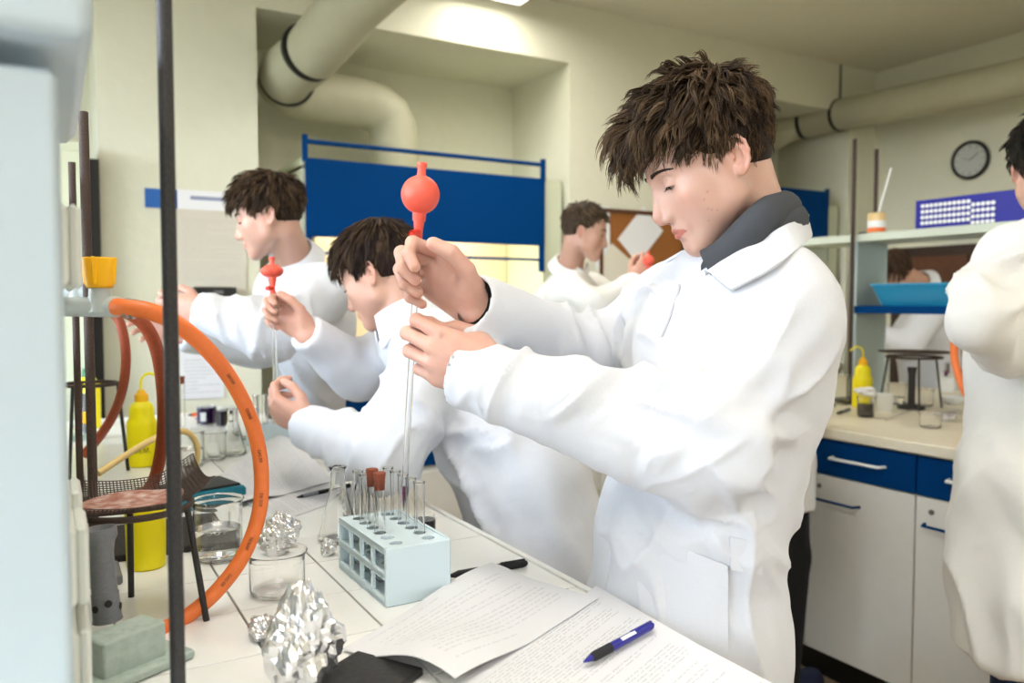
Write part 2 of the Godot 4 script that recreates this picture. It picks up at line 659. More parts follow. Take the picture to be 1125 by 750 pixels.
func scalp(q: Vector3) -> bool:
	# where hair grows, in head millimetres
	var line := -58.0
	if q.z > 62: line = 62.0
	elif q.z > 18: line = lerpf(0.0, 62.0, (q.z - 18.0) / 44.0)
	elif q.z > -14: line = lerpf(22.0, 2.0, (q.z + 14.0) / 32.0)
	elif q.z > -32: line = lerpf(-18.0, 22.0, (q.z + 32.0) / 18.0)
	else: line = lerpf(-62.0, -18.0, clampf((q.z + 90.0) / 58.0, 0.0, 1.0))
	return q.y > line

func hair(parent: Node3D, origin: Vector3, fr: Transform3D, st: Dictionary) -> void:
	# locks grow from the crown's whorl, follow the skull and fall with gravity
	var rng := RandomNumberGenerator.new()
	rng.seed = st.get("seed", 1)
	var n := FastNoiseLite.new()
	n.seed = st.get("seed", 1); n.frequency = 0.02
	var sh := shape(origin)
	var inv := fr.affine_inverse()
	var sc := fr.basis.get_scale().x
	var down := (inv.basis * Vector3.DOWN).normalized()
	var many: int = st.get("many", 500)
	var whorl := Vector3(8, 108, -48)
	var dark: Color = st.get("dark", Color(0.018, 0.012, 0.008))
	var light: Color = st.get("light", Color(0.09, 0.055, 0.03))
	var cc := Vector3(0, 33, -2)
	var rr := Vector3(74, 80, 94)
	var comb: Vector3 = st.get("comb", Vector3.ZERO)
	for i in many:
		var y := 1.0 - 1.93 * (i + 0.5) / many
		var an := i * 2.39996 + rng.randf() * 0.4
		var w := Vector3(sqrt(1 - y * y) * cos(an), y, sqrt(1 - y * y) * sin(an))
		var p := cc + w * rr
		if not scalp(p): continue
		var nrm := (w / rr).normalized()
		var d := p - whorl
		d += comb * 60.0
		d = (d - nrm * d.dot(nrm)).normalized()
		var top := smoothstep(20.0, 95.0, p.y)
		var front := smoothstep(0.0, 70.0, p.z)
		var length: float = lerpf(st.get("side", 28.0), st.get("top", 70.0), top) * rng.randf_range(0.75, 1.15)
		length = lerpf(length, st.get("fringe", 75.0) * rng.randf_range(0.8, 1.1), front * top)
		if p.y < 10: length = minf(length, st.get("nape", 20.0))
		var lift: float = lerpf(0.25, st.get("lift", 0.6), top)
		var turn := Vector3(n.get_noise_3dv(p * 1.4), n.get_noise_3dv(p * 1.4 + Vector3(90, 0, 0)), n.get_noise_3dv(p * 1.4 + Vector3(0, 90, 0)))
		d = (d + nrm * lift + turn * st.get("mess", 0.9)).normalized()
		var pts := PackedVector3Array()
		var steps := 7
		var back: float = lerpf(st.get("back", 0.4), 1.0, smoothstep(-85.0, 10.0, p.z))
		var under: float = st.get("thick", 6.0) + st.get("puff", 8.0) * maxf(0.0, nrm.y)
		var rest: float = under + lerpf(2.0, st.get("volume", 16.0), top) * rng.randf_range(0.1, 1.0) * back
		length *= lerpf(0.7, 1.0, back)
		p += nrm * (under * 0.75 - 1.0)
		var bend: Vector3 = Vector3(rng.randf_range(-1, 1), rng.randf_range(-1, 1), rng.randf_range(-1, 1)) * st.get("curl", 0.22)
		for k in steps + 1:
			pts.append(p)
			var u := float(k) / steps
			p += d * (length / steps)
			var q := (p - cc) / rr
			var l := q.length()
			var out := (q / rr).normalized()
			var gap := (l - 1.0) * 80.0
			if gap < rest * minf(1.0, u * 2.5 + 0.4): d += out * 0.35
			elif u > 0.15: d -= out * 0.35
			d = (d + down * st.get("fall", 0.16) + bend * 0.5).normalized()
		var g := n.get_noise_3dv(pts[4] * 1.6) * 0.9
		var wisps: int = st.get("wisps", 8)
		var fat: float = lerpf(0.7, 1.0, top) * st.get("fat", 1.1)
		for w2 in wisps:
			var o1: Vector3 = Vector3(rng.randf_range(-1, 1), rng.randf_range(-1, 1), rng.randf_range(-1, 1)) * st.get("clump", 5.0)
			var o2: Vector3 = o1 * rng.randf_range(-0.2, 0.7) + Vector3(rng.randf_range(-1, 1), rng.randf_range(-1, 1), rng.randf_range(-1, 1)) * 1.6
			var cut := rng.randf_range(0.82, 1.04)
			var line := PackedVector3Array()
			var rad := PackedFloat32Array()
			for k in steps + 1:
				var u := float(k) / steps * cut
				var kk := mini(int(u * steps), steps - 1)
				line.append(fr * ((pts[kk].lerp(pts[kk + 1], u * steps - kk) + o1.lerp(o2, u)) * 0.001))
				rad.append(maxf(0.00012, fat * 0.001 * sc * (1.0 - pow(float(k) / steps, 2.2))))
			sh.tint = dark.lerp(light, clampf(0.3 + g + rng.randf_range(-0.3, 0.35), 0.0, 1.0))
			sh.tube(line, rad, 4, false)
	put("hair", sh, hair_mat, parent)

func hair_cap(fr: Transform3D, thick: float, top: float) -> Field:
	# the dense hair close to the skull
	var f := Field.new()
	var b := fr.basis.orthonormalized()
	var c := fr.basis.get_scale().x * 0.001
	f.ell(fr * (Vector3(0, 33 + top * 0.4, -3) * 0.001), Vector3(74 + thick, 80 + thick * 0.6 + top * 0.6, 94 + thick) * c, b, 0.01)
	f.ell(fr * (Vector3(0, -6, -40) * 0.001), Vector3(56, 42, 44) * c, b, 0.02)
	f.ell(fr * (Vector3(0, -16, 92) * 0.001), Vector3(100, 84, 66) * c, b, 0.012, 1)
	f.ell(fr * (Vector3(0, -72, 20) * 0.001), Vector3(110, 66, 56) * c, b, 0.012, 1)
	for s in [-1.0, 1.0]:
		f.ell(fr * (Vector3(s * 84, -12, -8) * 0.001), Vector3(26, 32, 21) * c, b, 0.008, 1)
	return f

func hand(f: Field, o: Vector3, x: Vector3, y: Vector3, z: Vector3, curls: Array, thumb: Array, size := 1.0, back := Vector3.ZERO) -> Array:
	# o: wrist; x towards the thumb, y towards the knuckles, z out of the palm. curls: four fingers of [knuckle, middle, end, spread] in degrees. thumb: four points in mm
	var c := 0.001 * size
	var l := func(q: Vector3) -> Vector3: return o + (x * q.x + y * q.y + z * q.z) * c
	var nails := []
	var roots := [Vector3(27, 88, 0), Vector3(8, 93, -2), Vector3(-11, 88, -1), Vector3(-28, 78, 2)]
	var lens := [[43, 25, 20], [47, 29, 21], [43, 27, 20], [34, 20, 18]]
	var fat := [9.2, 9.4, 9.0, 7.8]
	f.cap(o + (back - o).normalized() * 0.07, l.call(Vector3(0, 2, 0)), 0.030 * size, 0.025 * size, 0.012)
	f.flat(l.call(Vector3(0, 4, 2)), l.call(Vector3(2, 60, 2)), 0.029 * size, 0.036 * size, z, 1.9, 0.014)
	for i in 4:
		var p: Vector3 = roots[i]
		f.cap(l.call(Vector3(p.x * 0.45, 12, 1)), l.call(p - Vector3(0, 4, -2)), 0.013 * size, 0.0108 * size, 0.009)
		var ang := 0.0
		var sp := deg_to_rad(curls[i][3])
		var fl: float = fat[i]
		for k in 3:
			ang += deg_to_rad(curls[i][k])
			var d := Vector3(sin(sp) * cos(ang), cos(sp) * cos(ang), sin(ang))
			var q: Vector3 = p + d * lens[i][k]
			var ra: float = fl * (1.0 - 0.07 * k)
			var rb: float = fl * (1.0 - 0.07 * (k + 1))
			f.cap(l.call(p), l.call(q), ra * c, rb * c, 0.0028 * size)
			if k < 2: f.ell(l.call(q), Vector3.ONE * (rb * 1.05) * c, Basis.IDENTITY, 0.003)
			if k == 2:
				var up := Vector3(-sin(sp) * sin(ang), -cos(sp) * sin(ang), cos(ang)) * -1.0
				nails.append([l.call(q + up * rb * 0.75 + d * rb * 0.1), 0.0068 * size])
			p = q
	var tr := [14.0, 11.5, 10.4, 9.0]
	for k in 3:
		f.cap(l.call(thumb[k]), l.call(thumb[k + 1]), tr[k] * c, tr[k + 1] * c, 0.012 if k == 0 else 0.003)
	f.ell(l.call(Vector3(18, 34, 9)), Vector3.ONE * 0.017 * size, Basis.IDENTITY, 0.02)
	if thumb.size() > 4: nails.append([l.call(thumb[4]), 0.0085 * size])
	return nails

func hand_paint(nails: Array, tone: Color) -> Callable:
	var base := Color(tone.r * 1.14, tone.g * 1.14, tone.b * 1.16)
	var n := FastNoiseLite.new()
	n.seed = 9; n.frequency = 60.0
	return func(p: Vector3) -> Color:
		var v := n.get_noise_3dv(p) * 0.6 + n.get_noise_3dv(p * 3.0) * 0.4
		var c := base.lerp(Color(base.r * 0.95, base.g * 0.70, base.b * 0.66), clampf(0.22 + 0.35 * v, 0.0, 1.0))
		for q in nails:
			var d: float = p.distance_to(q[0])
			if d < q[1]: c = c.lerp(Color(base.r * 1.02, base.g * 0.90, base.b * 0.88), smoothstep(q[1], q[1] * 0.8, d))
		return c

func sleeve(f: Field, s: Vector3, e: Vector3, w: Vector3, rs: float, re: float, rw: float) -> void:
	f.cap(s, e, rs, re, 0.05)
	f.cap(e, w, re * 0.98, rw, 0.035)

func cuff(f: Field, e: Vector3, w: Vector3, rw: float, wall := 0.012) -> void:
	var d := (w - e).normalized()
	f.ell(w + d * (0.095 + rw * 0.35), Vector3.ONE * 0.1, Basis.IDENTITY, 0.004, 1)
	f.cap(w - d * 0.04, w + d * 0.1, rw - wall, rw - wall * 0.7, 0.003, 1)

func eyes(parent: Node3D, origin: Vector3, fr: Transform3D, lidded: bool, brow: Color) -> void:
	# eyebrows and lashes
	var rng := RandomNumberGenerator.new()
	rng.seed = 4
	var l := func(x: float, y: float, z: float) -> Vector3: return fr * (Vector3(x, y, z) * 0.001)
	for s in [-1.0, 1.0]:
		var sh := shape(origin)
		for i in 90:
			var u := i / 89.0
			var x := lerpf(12.0, 49.0, u)
			var y := 17.0 + 5.5 * sin(u * 2.1) - 5.0 * u * u + rng.randf_range(-2.6, 2.6) * (1.0 - 0.55 * u)
			var z := 98.6 - 2.0 * u - 17.0 * u * u
			sh.tint = brow * rng.randf_range(0.7, 1.4)
			sh.tube(PackedVector3Array([l.call(s * x, y, z - 1.5), l.call(s * (x + 4), y + 2.0 - 2.5 * u, z + 0.6 - u * 1.5), l.call(s * (x + 8), y + 2.5 - 5 * u, z - 1.2 - u * 4.5)]), PackedFloat32Array([0.0006, 0.0007, 0.0002]), 4, false)
		put("eyebrow", sh, hair_mat, parent)
	if lidded:
		for s in [-1.0, 1.0]:
			var ball := shape(origin)
			ball.tint = Color(0.55, 0.48, 0.45)
			ball.ball(l.call(s * 31, -2, 74.5), Vector3.ONE * 0.0122 * fr.basis.get_scale().x, 16)
			var eye := put("eyeball", ball, skin_mat, parent)
			var ir := shape(origin)
			ir.tint = Color(0.02, 0.012, 0.008)
			var look := (Vector3(0.0, -0.42, 0.9)).normalized()
			ir.ball(fr * ((Vector3(s * 31, -2, 74.5) + look * 7.4) * 0.001), Vector3(0.0064, 0.0064, 0.0055) * fr.basis.get_scale().x, 14, fr.basis.orthonormalized() * Basis(Vector3.RIGHT, 0.4))
			put("iris", ir, skin_mat, eye)
	for s in [-1.0, 1.0]:
		var la := shape(origin)
		la.tint = Color(0.012, 0.008, 0.006)
		var pts := PackedVector3Array()
		for i in 9:
			var u := i / 8.0
			pts.append(l.call(s * lerpf(18.5, 44.5, u), -5.5 + 1.5 * sin(u * PI) - 1.0 * u, 86.0 + 4.2 * sin(u * PI) - 6.0 * u))
		la.tube(pts, PackedFloat32Array([0.0002, 0.0004, 0.0005, 0.0006, 0.0006, 0.0006, 0.0006, 0.0005, 0.0003]), 5, false)
		for i in 22:
			var u := i / 21.0
			var a: Vector3 = l.call(s * lerpf(19.5, 44.5, u), -5.5 + 1.5 * sin(u * PI) - u, 86.5 + 4.2 * sin(u * PI) - 6.0 * u)
			var b: Vector3 = l.call(s * lerpf(18.5, 49.5, u), -8.5 + 1.0 * sin(u * PI) - u, 91.5 + 4.4 * sin(u * PI) - 5.0 * u)
			la.tube(PackedVector3Array([a, a.lerp(b, 0.6) + fr.basis.y * -0.0008, b]), PackedFloat32Array([0.00025, 0.0002, 0.0001]), 4, false)
		put("eyelashes", la, hair_mat, parent)

# ---------------------------------------------------------------- figures
const R_ := Vector3(0.867, 0, 0.4985)
const T_ := Vector3(-0.4985, 0, 0.867)
const FIST := [[30, 96, 55, 3], [34, 98, 55, 1], [38, 98, 55, -2], [44, 96, 50, -5]]
const GRIP := [[44, 72, 40, 3], [50, 84, 48, 0], [54, 88, 50, -3], [58, 88, 50, -6]]
const SOFT := [[25, 35, 20, 4], [30, 40, 25, 1], [34, 44, 26, -2], [38, 46, 26, -6]]
const PINCH := [[48, 45, 25, 3], [55, 50, 30, 1], [50, 60, 35, -2], [50, 60, 35, -6]]
const THUMB_IN := [Vector3(18, 18, 8), Vector3(38, 48, 22), Vector3(34, 76, 36), Vector3(22, 98, 42)]
const THUMB_OUT := [Vector3(20, 18, 8), Vector3(44, 46, 24), Vector3(50, 76, 34), Vector3(46, 100, 40)]

func axes(right: bool, y: Vector3, thumb: Vector3) -> Array:
	# y: wrist to knuckles, thumb: side of the thumb; both in (right, up, towards the lens)
	var yy := (R_ * y.x + Vector3.UP * y.y + T_ * y.z).normalized()
	var xx := R_ * thumb.x + Vector3.UP * thumb.y + T_ * thumb.z
	xx = (xx - yy * xx.dot(yy)).normalized()
	var zz := xx.cross(yy) * (1.0 if right else -1.0)
	return [xx, yy, zz]

func plan(d: Dictionary) -> void:
	var face: Vector3 = d.face
	var side := Vector3.UP.cross(face).normalized()
	var b := frame_from(d.look, d.pitch, d.get("roll", 0.0)).scaled(Vector3.ONE * d.get("hs", 0.96))
	var es: float = d.get("ear_side", 1.0)
	d.head = Transform3D(b, d.ear - b * Vector3(0.077 * es, -0.009, -0.008))
	d.jhead = job(head_field(d.head, d.neck, d.get("fine", false)), d.get("hcell", 0.004))
	d.jcap = job(hair_cap(d.head, d.get("thick", 6.0), d.get("puff", 12.0)), maxf(0.006, d.get("hcell", 0.004) * 1.5))
	d.jhands = []
	d.nails = []
	for i in 2:
		var hd: Array = d.hands[i]
		var f := Field.new()
		var ax := axes(i == 1, hd[0], hd[1])
		d.nails.append(hand(f, d.wr[i], ax[0], ax[1], ax[2], hd[2], hd[3], d.get("hand_size", 0.98), d.el[i]))
		d.jhands.append(job(f, d.get("fcell", 0.004)))
	var bf := Field.new()
	bf.flat(d.chest, d.hip, 0.14, 0.13, face, 1.5, 0.05)
	bf.flat(d.chest, d.neck, 0.12, 0.055, face, 1.3, 0.05)
	for i in 2:
		bf.cap(d.sh[i], d.el[i], 0.046, 0.04, 0.03)
		bf.cap(d.el[i], d.wr[i], 0.04, 0.027, 0.02)
	var tf := Field.new()
	var sf := Field.new()
	for i in 2:
		var s := side * (0.078 if i == 0 else -0.078)
		var foot: Vector3 = Vector3(d.hip.x, 0, d.hip.z) + s * 1.1 + d.get("feet", Vector3.ZERO)
		var knee: Vector3 = foot.lerp(Vector3(d.hip.x, 0, d.hip.z) + s, 0.5) + Vector3(0, 0.5, 0) + face * 0.03
		bf.cap(d.hip + s - Vector3(0, 0.03, 0), knee, 0.07, 0.052, 0.05)
		bf.cap(knee, foot + Vector3(0, 0.08, 0), 0.052, 0.038, 0.02)
		bf.cap(foot + Vector3(0, 0.06, 0) - face * 0.03, foot + Vector3(0, 0.045, 0) + face * 0.13, 0.035, 0.028, 0.02)
		tf.cap(d.hip + s - Vector3(0, 0.03, 0), knee, 0.085, 0.072, 0.05)
		tf.cap(knee, foot + Vector3(0, 0.10, 0), 0.075, 0.062, 0.02)
		sf.cap(foot + Vector3(0, 0.055, 0) - face * 0.04, foot + Vector3(0, 0.048, 0) + face * 0.17, 0.05, 0.044, 0.02)
	sf.plane(Vector3(0, 0.002, 0), Vector3.DOWN)
	d.jbody = job(bf, 0.02)
	d.jtr = job(tf, 0.018)
	d.jsh = job(sf, 0.014)
	var cf := Field.new()
	var rt: Array = d.get("torso", [0.195, 0.18, 0.215])
	var fl: float = d.get("flat", 1.45)
	cf.flat(d.chest, d.waist, rt[0], rt[1], face, fl, 0.03)
	var low: Vector3 = Vector3(d.hip.x, d.hem - 0.12, d.hip.z) + d.get("skirt", Vector3.ZERO)
	cf.flat(d.waist, d.hip, rt[1], (rt[1] + rt[2]) / 2.0, face, fl * 0.95, 0.015)
	cf.flat(d.hip, low, (rt[1] + rt[2]) / 2.0, rt[2], face, fl * 0.93, 0.015)
	cf.flat(d.chest + Vector3(0, 0.02, 0), d.neck - Vector3(0, 0.03, 0), rt[0] * 0.86, 0.072, face, 1.2, 0.05)
	cf.cap(d.sh[0], d.sh[1], d.get("rsh", 0.075), d.get("rsh", 0.075), 0.05)
	for i in 2:
		var rs: Array = d.get("sleeves", [[0.082, 0.07, 0.05], [0.082, 0.07, 0.05]])[i]
		var end: Vector3 = d.get("cuffs", d.wr)[i]
		sleeve(cf, d.sh[i], d.el[i], end, rs[0], rs[1], rs[2])
		if d.get("fine", false): cf.cap(d.el[i], d.el[i].lerp(d.wr[i], 0.4) - Vector3(0, 0.012, 0), rs[1], rs[1] * 0.8, 0.03)
	for i in 2: cuff(cf, d.el[i], d.get("cuffs", d.wr)[i], d.get("sleeves", [[0.082, 0.07, 0.05], [0.082, 0.07, 0.05]])[i][2], maxf(0.012, d.get("ccell", 0.01) * 2.2))
	cf.cap(d.neck + Vector3(0, -0.05, 0), d.neck + b.y.normalized() * 0.1, 0.052, 0.070, 0.01, 1)
	cf.plane(Vector3(0, d.hem, 0), Vector3.DOWN)
	d.fcoat = cf
	d.jcoat = job(cf, d.get("ccell", 0.010), d.get("folds", []), d.get("rough", 0.004))

func build(d: Dictionary, label: String) -> Node3D:
	var o := Vector3(d.hip.x, 0, d.hip.z)
	var t := thing("person", o, label, "person", "students in lab coats")
	var skin: Color = d.get("skin", Color(0.54, 0.315, 0.235))
	var bs := shape(o)
	bs.tint = skin
	bs.take(d.jbody)
	if d.has("spots"):
		d.moles = []
		for sp in d.spots:
			var at := hit(d.jhead.f, d.head * Vector3(0.12, sp.x * 0.001, sp.y * 0.001), -d.head.basis.x.normalized())
			d.moles.append(d.head.affine_inverse() * at * 1000.0)
	bs.take(d.jhead, skin_paint(d.head, skin, d.get("moles", [])))
	for i in 2: bs.take(d.jhands[i], hand_paint(d.nails[i], skin))
	put("body", bs, skin_mat, t)
	var cs := shape(o)
	cs.tint = d.style.get("dark", Color(0.018, 0.012, 0.008))
	put("hair_base", cs.take(d.jcap), hair_mat, t)
	d.style.thick = d.get("thick", 6.0)
	d.style.puff = d.get("puff", 12.0)
	hair(t, o, d.head, d.style)
	eyes(t, o, d.head, d.get("fine", false) or d.get("eyed", false), d.style.get("dark", Color(0.018, 0.012, 0.008)) * 1.6)
	d.coat = put("lab_coat", shape(o).take(d.jcoat), d.get("cloth", coat_mat), t)
	put("trousers", shape(o).take(d.jtr), d.get("trouser", mat(Color(0.10, 0.11, 0.15), 0.9)), t)
	put("shoes", shape(o).take(d.jsh), d.get("shoe", mat(Color(0.09, 0.10, 0.16), 0.7)), t)
	if not d.has("own_collar"):
		var col := []
		var nk: Vector3 = d.neck
		var up: Vector3 = (d.head.origin - nk).normalized()
		var fw: Vector3 = (d.face - up * d.face.dot(up)).normalized()
		var sd := up.cross(fw)
		for row in 4:
			var line := []
			for k in 25:
				var an := lerpf(-2.75, 2.75, k / 24.0)
				var q := (fw * -cos(an) + sd * sin(an))
				var rr: float = [0.066, 0.064, 0.072, 0.094][row]
				var hh: float = [-0.02, 0.038, 0.043, -0.006 - 0.03 * smoothstep(1.6, 2.75, absf(an))][row]
				line.append(nk + q * rr + up * hh)
			col.append(line)
		put("collar", shape(o).sheet(col, -0.0035), d.get("cloth", coat_mat), d.coat)
	return t

var who := []
func people() -> void:
	var L := -R_
	# the boy in front
	var d := {}
	d.face = (L * cos(0.30) + T_ * sin(0.30)).normalized()
	d.look = (L * cos(0.05) + T_ * sin(0.05)).normalized()
	d.pitch = 27.0; d.hs = 0.955; d.fine = true; d.hcell = 0.0019; d.fcell = 0.0021; d.ccell = 0.0052
	d.ear = Vector3(0.8019, 1.5166, -0.7914)
	d.neck = Vector3(0.9164, 1.3764, -0.8505)
	d.sh = [Vector3(0.8530, 1.3039, -0.7790), Vector3(0.9322, 1.2999, -1.0451)]
	d.el = [Vector3(0.7380, 1.1382, -0.7896), Vector3(0.8307, 1.2175, -1.1565)]
	d.wr = [Vector3(0.5572, 1.2110, -1.0016), Vector3(0.5614, 1.3024, -1.0678)]
	d.cuffs = [Vector3(0.5281, 1.2135, -1.0358), Vector3(0.5501, 1.3147, -1.0577)]
	d.chest = Vector3(0.8906, 1.2333, -0.8920)
	d.waist = Vector3(0.8308, 0.9480, -0.9220)
	d.hip = Vector3(0.8253, 0.8231, -0.9181)
	d.hem = 0.52
	d.torso = [0.188, 0.170, 0.200]
	d.sleeves = [[0.084, 0.078, 0.051], [0.082, 0.070, 0.047]]
	d.hand_size = 1.16
	d.hands = [[Vector3(-0.93, 0.34, -0.05), Vector3(0.2, 1, 0.1), FIST, THUMB_IN], [Vector3(-0.72, 0.68, -0.15), Vector3(0.3, 0.8, 0.5), GRIP, [Vector3(20, 18, 8), Vector3(48, 44, 20), Vector3(57, 70, 28), Vector3(52, 94, 34), Vector3(50, 94, 43)]]]
	d.skin = Color(0.575, 0.35, 0.272)
	d.spots = [Vector2(-58, 58), Vector2(-62, 54), Vector2(-44, 58), Vector2(-66, 47), Vector2(-74, 62), Vector2(-36, 50)]
	d.thick = 6.0; d.puff = 22.0; d.own_collar = true; d.rough = 0.003
	var ax = (d.wr[0] - d.el[0]).normalized()
	d.folds = [[Vector3(0.5648, 1.1908, -0.8922), 0.18, ax, 0.07, 0.007], [Vector3(0.6308, 1.1981, -0.7853), 0.14, (ax + Vector3(0, 0.8, 0)).normalized(), 0.055, 0.012], [Vector3(0.7271, 1.1304, -0.7262), 0.15, (R_ * 0.5 + Vector3.UP).normalized(), 0.06, 0.011], [Vector3(0.7788, 1.2433, -0.7028), 0.15, (R_ * -0.6 + Vector3.UP * 0.8).normalized(), 0.075, 0.008], [Vector3(0.7652, 1.2686, -1.1509), 0.17, (R_ * 0.9 + Vector3.UP * 0.35).normalized(), 0.055, 0.009], [Vector3(0.8161, 1.2946, -0.9729), 0.14, (R_ * 0.8 + Vector3.UP * 0.6).normalized(), 0.06, 0.008], [Vector3(0.7980, 1.0370, -0.7956), 0.18, (R_ * 0.8 + Vector3.UP * 0.5).normalized(), 0.07, 0.008], [Vector3(0.7400, 0.8632, -0.8193), 0.26, R_, 0.11, 0.008], [Vector3(0.6906, 0.9813, -0.8774), 0.16, (R_ * 0.9 - Vector3.UP * 0.3).normalized(), 0.08, 0.005]]
	d.style = {"seed": 3, "many": 1500, "top": 62.0, "fringe": 88.0, "side": 30.0, "volume": 20.0, "lift": 0.45, "mess": 1.1, "fat": 1.2, "wisps": 9, "fall": 0.22, "clump": 6.0, "curl": 0.3, "back": 0.25, "dark": Color(0.020, 0.013, 0.008), "light": Color(0.15, 0.092, 0.05)}
	plan(d)
	who.append([d, "dark-haired boy in front holding a pipette in both hands"])
	# the boy bending over the bench beside him
	d = {}
	d.face = (L * cos(0.25) + T_ * sin(0.25)).normalized()
	d.look = (L * cos(-0.32) + T_ * sin(-0.32)).normalized()
	d.pitch = 26.0; d.hs = 0.98; d.fine = true; d.hcell = 0.0034; d.fcell = 0.003; d.ccell = 0.009
	d.ear = Vector3(0.6257, 1.3851, -1.7226)
	d.neck = Vector3(0.7184, 1.2697, -1.7322)
	d.sh = [Vector3(0.7136, 1.2172, -1.5704), Vector3(0.7845, 1.2090, -1.9102)]
	d.el = [Vector3(0.5758, 1.0203, -1.5000), Vector3(0.6825, 1.1442, -1.9652)]
	d.wr = [Vector3(0.4771, 1.0522, -1.6971), Vector3(0.5323, 1.2429, -1.8839)]
	d.chest = Vector3(0.8295, 1.1124, -1.6364)
	d.waist = Vector3(0.8813, 0.9018, -1.4793)
	d.hip = Vector3(0.8950, 0.7804, -1.4415)
	d.hem = 0.50
	d.torso = [0.175, 0.185, 0.21]
	d.sleeves = [[0.080, 0.068, 0.050], [0.078, 0.066, 0.046]]
	d.hands = [[Vector3(-0.85, 0.45, -0.1), Vector3(0.3, 0.75, 0.5), PINCH, THUMB_OUT], [Vector3(-0.75, 0.62, -0.2), Vector3(0.6, 0.75, 0.2), GRIP, THUMB_OUT]]
	d.folds = [[Vector3(0.5436, 1.0312, -1.5421), 0.16, (R_ * 0.8 - Vector3.UP * 0.4).normalized(), 0.06, 0.010], [Vector3(0.6963, 1.0584, -1.5252), 0.2, (R_ * 0.5 + Vector3.UP * 0.8).normalized(), 0.08, 0.012], [Vector3(0.8003, 0.9083, -1.3646), 0.25, (R_ * 0.8 + Vector3.UP * 0.4).normalized(), 0.09, 0.010]]
	d.thick = 7.0; d.puff = 12.0
	d.style = {"seed": 7, "many": 900, "top": 60.0, "fringe": 66.0, "side": 34.0, "volume": 7.0, "lift": 0.1, "mess": 0.35, "fat": 1.4, "wisps": 7, "fall": 0.3, "clump": 5.0, "curl": 0.1, "back": 0.6, "dark": Color(0.016, 0.011, 0.008), "light": Color(0.10, 0.060, 0.034)}
	plan(d)
	who.append([d, "boy bending over the bench, second from the front, with red bulb pipette"])
	# the boy at the back left
	d = {}
	d.face = (L * cos(0.25) + T_ * sin(0.25)).normalized()
	d.look = (L * cos(0.1) + T_ * sin(0.1)).normalized()
	d.pitch = 14.0; d.hs = 0.96; d.hcell = 0.0042; d.fine = true; d.fcell = 0.0038; d.ccell = 0.011
	d.ear = Vector3(0.5391, 1.5628, -2.2906)
	d.neck = Vector3(0.6506, 1.4412, -2.4506)
	d.sh = [Vector3(0.6788, 1.3460, -2.2674), Vector3(0.6708, 1.3618, -2.6656)]
	d.el = [Vector3(0.5202, 1.2476, -2.1683), Vector3(0.5582, 1.1969, -2.5363)]
	d.wr = [Vector3(0.3471, 1.2964, -2.2244), Vector3(0.3431, 1.2258, -2.4768)]
	d.chest = Vector3(0.7073, 1.2361, -2.4527)
	d.waist = Vector3(0.7639, 0.9578, -2.6818)
	d.hip = Vector3(0.8001, 0.8137, -2.7915)
	d.hem = 0.52
	d.torso = [0.170, 0.150, 0.165]
	d.hands = [[Vector3(-0.95, 0.12, -0.1), Vector3(0.1, 1, 0.1), SOFT, THUMB_OUT], [Vector3(-0.9, 0.25, 0), Vector3(0.2, 0.9, 0.2), SOFT, THUMB_OUT]]
	d.folds = [[Vector3(0.5022, 1.2778, -2.1110), 0.2, (R_ * 0.9 + Vector3.UP * 0.3).normalized(), 0.07, 0.012], [Vector3(0.6874, 1.1436, -2.2511), 0.3, (R_ * 0.9 + Vector3.UP * 0.3).normalized(), 0.1, 0.012]]
	d.thick = 7.0; d.puff = 14.0
	d.style = {"seed": 12, "many": 800, "top": 60.0, "fringe": 74.0, "side": 36.0, "volume": 12.0, "lift": 0.3, "mess": 0.7, "fat": 1.7, "wisps": 6, "fall": 0.22, "clump": 6.0, "curl": 0.2, "back": 0.5, "dark": Color(0.020, 0.013, 0.008), "light": Color(0.14, 0.085, 0.047)}
	d.skin = Color(0.54, 0.32, 0.245)
	plan(d)
	who.append([d, "boy with dark fringe reaching forward at the far end of the bench"])
	# the fair boy far behind, facing right
	d = {}
	d.face = Vector3(1, 0, -0.25).normalized()
	d.look = (R_ * cos(0.12) + T_ * sin(0.12)).normalized()
	d.pitch = 12.0; d.hs = 0.94; d.hcell = 0.0055; d.fcell = 0.005; d.ccell = 0.014; d.ear_side = -1.0
	d.ear = Vector3(1.8374, 1.6018, -2.6549)
	d.neck = Vector3(1.9004, 1.4574, -2.8185)
	d.sh = [Vector3(2.0770, 1.3602, -2.9078), Vector3(1.7842, 1.3454, -2.6712)]
	d.el = [Vector3(2.1826, 1.2688, -2.7842), Vector3(1.7980, 1.2994, -2.4874)]
	d.wr = [Vector3(2.1627, 1.3277, -2.6258), Vector3(1.9729, 1.3905, -2.4727)]
	d.chest = Vector3(1.8817, 1.2324, -2.8166)
	d.waist = Vector3(1.8593, 0.9440, -2.8365)
	d.hip = Vector3(1.8489, 0.7906, -2.8338)
	d.hem = 0.55
	d.hands = [[Vector3(0.9, 0.3, 0.1), Vector3(-0.2, 0.9, 0.2), SOFT, THUMB_OUT], [Vector3(0.5, 0.85, 0.0), Vector3(-0.8, 0.5, 0.2), GRIP, THUMB_OUT]]
	d.cloth = M.coat_grey
	d.folds = [[Vector3(1.8097, 1.3634, -2.6575), 0.25, (R_ * 0.6 + Vector3.UP * 0.7).normalized(), 0.1, 0.014]]
	d.thick = 5.0; d.puff = 8.0
	d.style = {"seed": 21, "many": 500, "top": 32.0, "fringe": 30.0, "side": 14.0, "nape": 8.0, "volume": 6.0, "lift": 0.4, "mess": 0.4, "fat": 2.4, "wisps": 4, "fall": 0.1, "clump": 5.0, "curl": 0.2, "back": 0.5, "dark": Color(0.045, 0.030, 0.018), "light": Color(0.17, 0.11, 0.065)}
	plan(d)
	who.append([d, "short-haired boy facing right in front of the notice board"])
